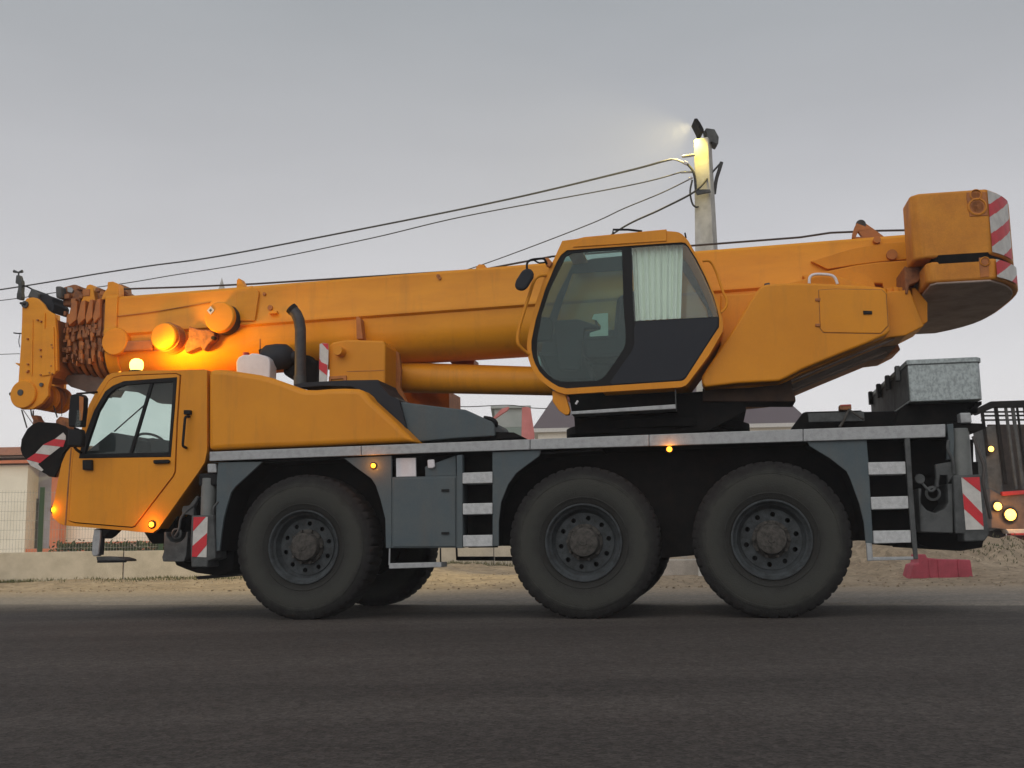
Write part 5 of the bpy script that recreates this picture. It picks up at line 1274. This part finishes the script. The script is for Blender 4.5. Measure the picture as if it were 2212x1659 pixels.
for y0 in (330, 395, 470):
    lq('rack_crossbar', 'n3', [(1480, y0), (2900, y0 - 10), (2900, y0 + 18), (1480, y0 + 28)], YL + .0, .05, M['dark'], .006)
lq('red_trim', 'n4', [(1830, 200), (2900, 130), (2900, 190), (1850, 272)], YL - .12, .1, M['red'])
lq('front_panel', 'n4', [(1620, 150), (1840, 270), (2900, 190), (2900, 860), (1900, 850), (1650, 830)], YL - .05, .6, M['beige'])
lq('bumper', 'n4', [(1900, 850), (2900, 840), (2900, 915), (1950, 925)], YL - .15, .3, M['wwhite'])
lq('red_trim', 'n4', [(1985, 925), (2900, 915), (2900, 945), (1995, 958)], YL - .16, .2, M['red'])
lq('lower_valance', 'n4', [(1900, 960), (2900, 950), (2900, 1240), (1900, 1230)], YL, .5, mat('dark_red_sheet', (.10, .012, .012), .7))
lq('chassis', 'n4', [(1560, 900), (1900, 850), (1900, 1240), (1800, 1260), (1200, 1240), (1150, 1100)], YL + .1, 1.5, DK)
def head(c, x, y, Y, r, e):
    p = gp(c, x, y, Y); q = (p.x - lx, Y - YL, p.z)
    ho = lathe('headlamp', [(r * 1.25, .04), (r * 1.25, 0), (r * 1.05, -.01)], q, M['black'], lr, seg=18, caps=True)
    lathe('lens', [(0, -.03), (r * .7, -.025), (r, -.008), (r, .01)], q, M['head'], ho, seg=18)
    ld = bpy.data.lights.new('lamp_light', 'POINT'); ld.energy = e; ld.color = (1, .42, .07); ld.shadow_soft_size = .05
    lo = bpy.data.objects.new('lamp_light', ld); COL.objects.link(lo); lo.parent = ho; lo.location = (q[0], q[1] - .22, q[2])
head('n4', 1755, 455, YL - .12, .085, 4); head('n4', 1975, 600, YL - .12, .12, 7); head('n3', 1640, 985, YL - .05, .06, 1.5)
cyl('lorry_wheel', (gp('n4', 1900, 1100, YL).x - lx + 1.6, .9, .5), .5, .35, M['tyre'], lr)

# lamp pole
YP = 20.
pb = gp('10', 900, 1590, YP); pt = gp('10', 860, 410, YP)
zb_p, zt_p = pb.z, pt.z
def pw(zv): t = (zv - zb_p) / (zt_p - zb_p); return .185 * (1 - t) + .145 * t
pole = empty('lamp_pole', (pb.x - (pt.x - pb.x) * zb_p / (zt_p - zb_p), YP, 0)); tag(pole, 'tapered concrete lamp pole with lit floodlight and cables rising behind the crane cab', 'lamp pole')
cx0 = 0; cxt = pt.x - pole.location.x
V = []
for zv, t in ((0, 0), (zt_p, 1), (zt_p + .03, 1)):
    hw = pw(zv) * (.92 if zv > zt_p else 1); c_ = cx0 + (cxt - cx0) * t
    for k in range(4):
        an_ = R(45 + 90 * k - 24); V.append((c_ + hw * 1.35 * math.cos(an_), hw * 1.35 * math.sin(an_), zv))
mk('shaft', V, [(0, 1, 5, 4), (1, 2, 6, 5), (2, 3, 7, 6), (3, 0, 4, 7), (4, 5, 9, 8), (5, 6, 10, 9), (6, 7, 11, 10), (7, 4, 8, 11), (8, 9, 10, 11), (3, 2, 1, 0)], M['conc'], pole, bevel=.012)
def pq(c, x, y, dy=0.): g = gp(c, x, y, YP + dy); return (g.x - pole.location.x, dy, g.z)
def pquad(name, pts, dy, dep, m, bevel=.006):
    g = [pq('10', x, y, dy) for x, y in pts]; n = len(g)
    V = g + [(a, b + dep, c) for a, b, c in g]
    return mk(name, V, [tuple(range(n)), tuple(range(2 * n - 1, n - 1, -1))] + [(i, (i + 1) % n, n + (i + 1) % n, n + i) for i in range(n)], m, pole, bevel=bevel)
fl = pquad('floodlight', [(768, 158), (800, 155), (835, 205), (872, 275), (868, 305), (835, 300), (815, 250)], -.20, .40, M['dark'])
pquad('flood_lens', [(768, 166), (812, 250), (830, 296), (827, 299), (807, 255), (765, 172)], -.10, .22, M['lampglow'], 0)
pquad('control_box', [(890, 268), (905, 262), (990, 275), (1035, 360), (1030, 430), (1015, 438), (960, 405), (930, 430), (915, 370)], -.1, .3, M['steel2'])
tube('lamp_bracket', [pq('10', 865, 300), pq('10', 900, 350), pq('10', 905, 400), pq('10', 880, 420)], .03, M['steel2'], pole, 8)
sp_ = bpy.data.lights.new('floodlight_beam', 'SPOT'); sp_.energy = 120; sp_.color = (1, .74, .10); sp_.spot_size = R(150); sp_.spot_blend = .7; sp_.shadow_soft_size = .08
spo = bpy.data.objects.new('floodlight_beam', sp_); COL.objects.link(spo); spo.parent = pole; spo.location = pq('10', 775, 290, -.25)
dv = Vector((-.45, .15, -.9)); spo.rotation_euler = (-dv).to_track_quat('Z', 'Y').to_euler()
bm_ = bpy.data.lights.new('flood_beam', 'SPOT'); bm_.energy = 6500; bm_.color = (1, .82, .38); bm_.spot_size = R(128); bm_.spot_blend = 1.0; bm_.shadow_soft_size = .1
bmo = bpy.data.objects.new('flood_beam', bm_); COL.objects.link(bmo); bmo.parent = pole; bmo.location = pq('10', 757, 228, -.02)
bmo.rotation_euler = (-Vector((-1, .25, -.42))).to_track_quat('Z', 'Y').to_euler()
tube('cable_arm', [pq('10', 770, 555, -.15), pq('10', 635, 575, -.15)], .03, M['conc'], pole, 8)
tube('insulator', [pq('10', 655, 635, -.1), pq('10', 690, 655, -.1)], .04, M['white'], pole, 8)
tube('hanging_wire', rounded([pq('10', 690, 655, -.1), pq('10', 750, 720, -.2), pq('10', 775, 800, -.22), pq('10', 785, 960, -.2)], .2), .025, M['cable'], pole, 8)
tube('hanging_wire', rounded([pq('10', 745, 830, -.2), pq('10', 715, 960, -.2), pq('10', 745, 1100, -.2), pq('10', 790, 1130, -.2), pq('10', 810, 1120, -.15)], .15), .018, M['cable'], pole, 8)
tube('hanging_wire', rounded([pq('10', 1065, 635, .1), pq('10', 1040, 720, .1), pq('10', 1005, 820, .1), pq('10', 985, 980, .1)], .15), .035, M['cable'], pole, 8)
tube('insulator', [pq('10', 620, 745, -.1), pq('10', 750, 740, -.1)], .025, M['conc'], pole, 8)
tube('insulator', [pq('10', 710, 815, -.15), pq('10', 745, 800, -.15)], .03, M['white'], pole, 8)
pquad('pole_band', [(775, 940), (800, 930), (940, 930), (950, 960), (800, 990)], -.30, .05, M['steel2'], .004)

def cable(pts, r, label):
    """pts: (crop, x, y, Y)"""
    P3 = [gp(c, x, y, Y) for c, x, y, Y in pts]
    # smooth (Catmull-Rom)
    out = []
    for i in range(len(P3) - 1):
        p0 = P3[max(i - 1, 0)]; p1 = P3[i]; p2 = P3[i + 1]; p3 = P3[min(i + 2, len(P3) - 1)]
        for k in range(8):
            t = k / 8
            out.append(.5 * ((2 * p1) + (p2 - p0) * t + (2 * p0 - 5 * p1 + 4 * p2 - p3) * t * t + (3 * p1 - p0 - 3 * p2 + p3) * t ** 3))
    out.append(P3[-1])
    o = tube('power_cable', out, r, M['cable'], None, 6); return tag(o, label, 'power cable', 'cables strung from the lamp pole')
cable([('10', 670, 650, 20), ('10', 560, 606, 20.3), ('10', 450, 620, 20.6), ('10', 0, 740, 22), ('d', 1100, 430, 24), ('d', 800, 491, 26), ('1', 1900, 0, 29), ('1', 1300, 84, 30.5), ('1', 860, 151, 31.4), ('1', 500, 212, 32), ('1', 0, 291, 33), ('1', -1200, 470, 36)], .022, 'thick twisted power cable, the topmost of those leaving the lamp pole to the left')
cable([('10', 620, 745, 20), ('10', 0, 900, 22), ('d', 1000, 468, 24.5), ('d', 800, 515, 26), ('1', 2212, 50, 28), ('1', 1500, 165, 30), ('1', 1050, 240, 31), ('1', 450, 320, 32.5), ('1', 0, 385, 33.5), ('1', -1200, 520, 36)], .014, 'thin power cable running just below the thick twisted one')
cable([('10', 735, 812, 20), ('10', 400, 975, 21), ('10', 0, 1140, 22), ('5', 900, 90, 23), ('5', 50, 410, 25.5), ('5', -600, 620, 27)], .012, 'thin cable from the pole descending behind the middle of the boom')
cable([('10', 1060, 640, 20.3), ('10', 950, 760, 20), ('10', 780, 950, 19.6), ('10', 400, 1150, 20.4), ('10', 0, 1340, 21.5), ('5', 900, 330, 23)], .019, 'dark cable crossing the pole and dropping steeply behind the crane cab')
cable([('1', 170, 845, 38), ('1', 0, 850, 38.3), ('1', -1200, 900, 40), ], .014, 'low cable at the left edge behind the boom tip')
cable([('n6', 560, 715, 44), ('n6', 800, 722, 44), ('n6', 1250, 705, 44), ('n6', 1500, 735, 44), ('n6', 1700, 745, 44)], .02, 'thin cable low over the pale shed')
# distant utility pole top
q = gp('1', 1915, 300, 70)
dp = empty('distant_pole', (q.x, 70, 0)); tag(dp, 'slim distant pole top showing above the boom near its front', 'utility pole')
zz = gp('1', 1918, 185, 70).z
lathe('shaft', [(.42, 0), (.28, zz - 1.2), (.22, zz - .8), (.0, zz)], (0, 0, 0), M['conc'], dp, axis='z', seg=10)
tube('crossarm', [(-1.2, 0, zz - 2.7), (-.4, 0, zz - 2.6)], .1, M['conc'], dp, 6)

# ------------------------------------------------------------------ haze
HAZE = 0.0020
if HAZE:
    hz = box('haze', (-950, -350, -1.2), (950, 1550, 14.5), None, None)
    hm = bpy.data.materials.new('haze'); hm.use_nodes = True; n = hm.node_tree; n.nodes.clear()
    o = n.nodes.new('ShaderNodeOutputMaterial'); v = n.nodes.new('ShaderNodeVolumePrincipled')
    v.inputs['Color'].default_value = (.93, .94, .96, 1); v.inputs['Density'].default_value = HAZE; v.inputs['Anisotropy'].default_value = .2
    n.links.new(v.outputs[0], o.inputs['Volume']); hz.data.materials.append(hm)
    tag(hz, kind='stuff')
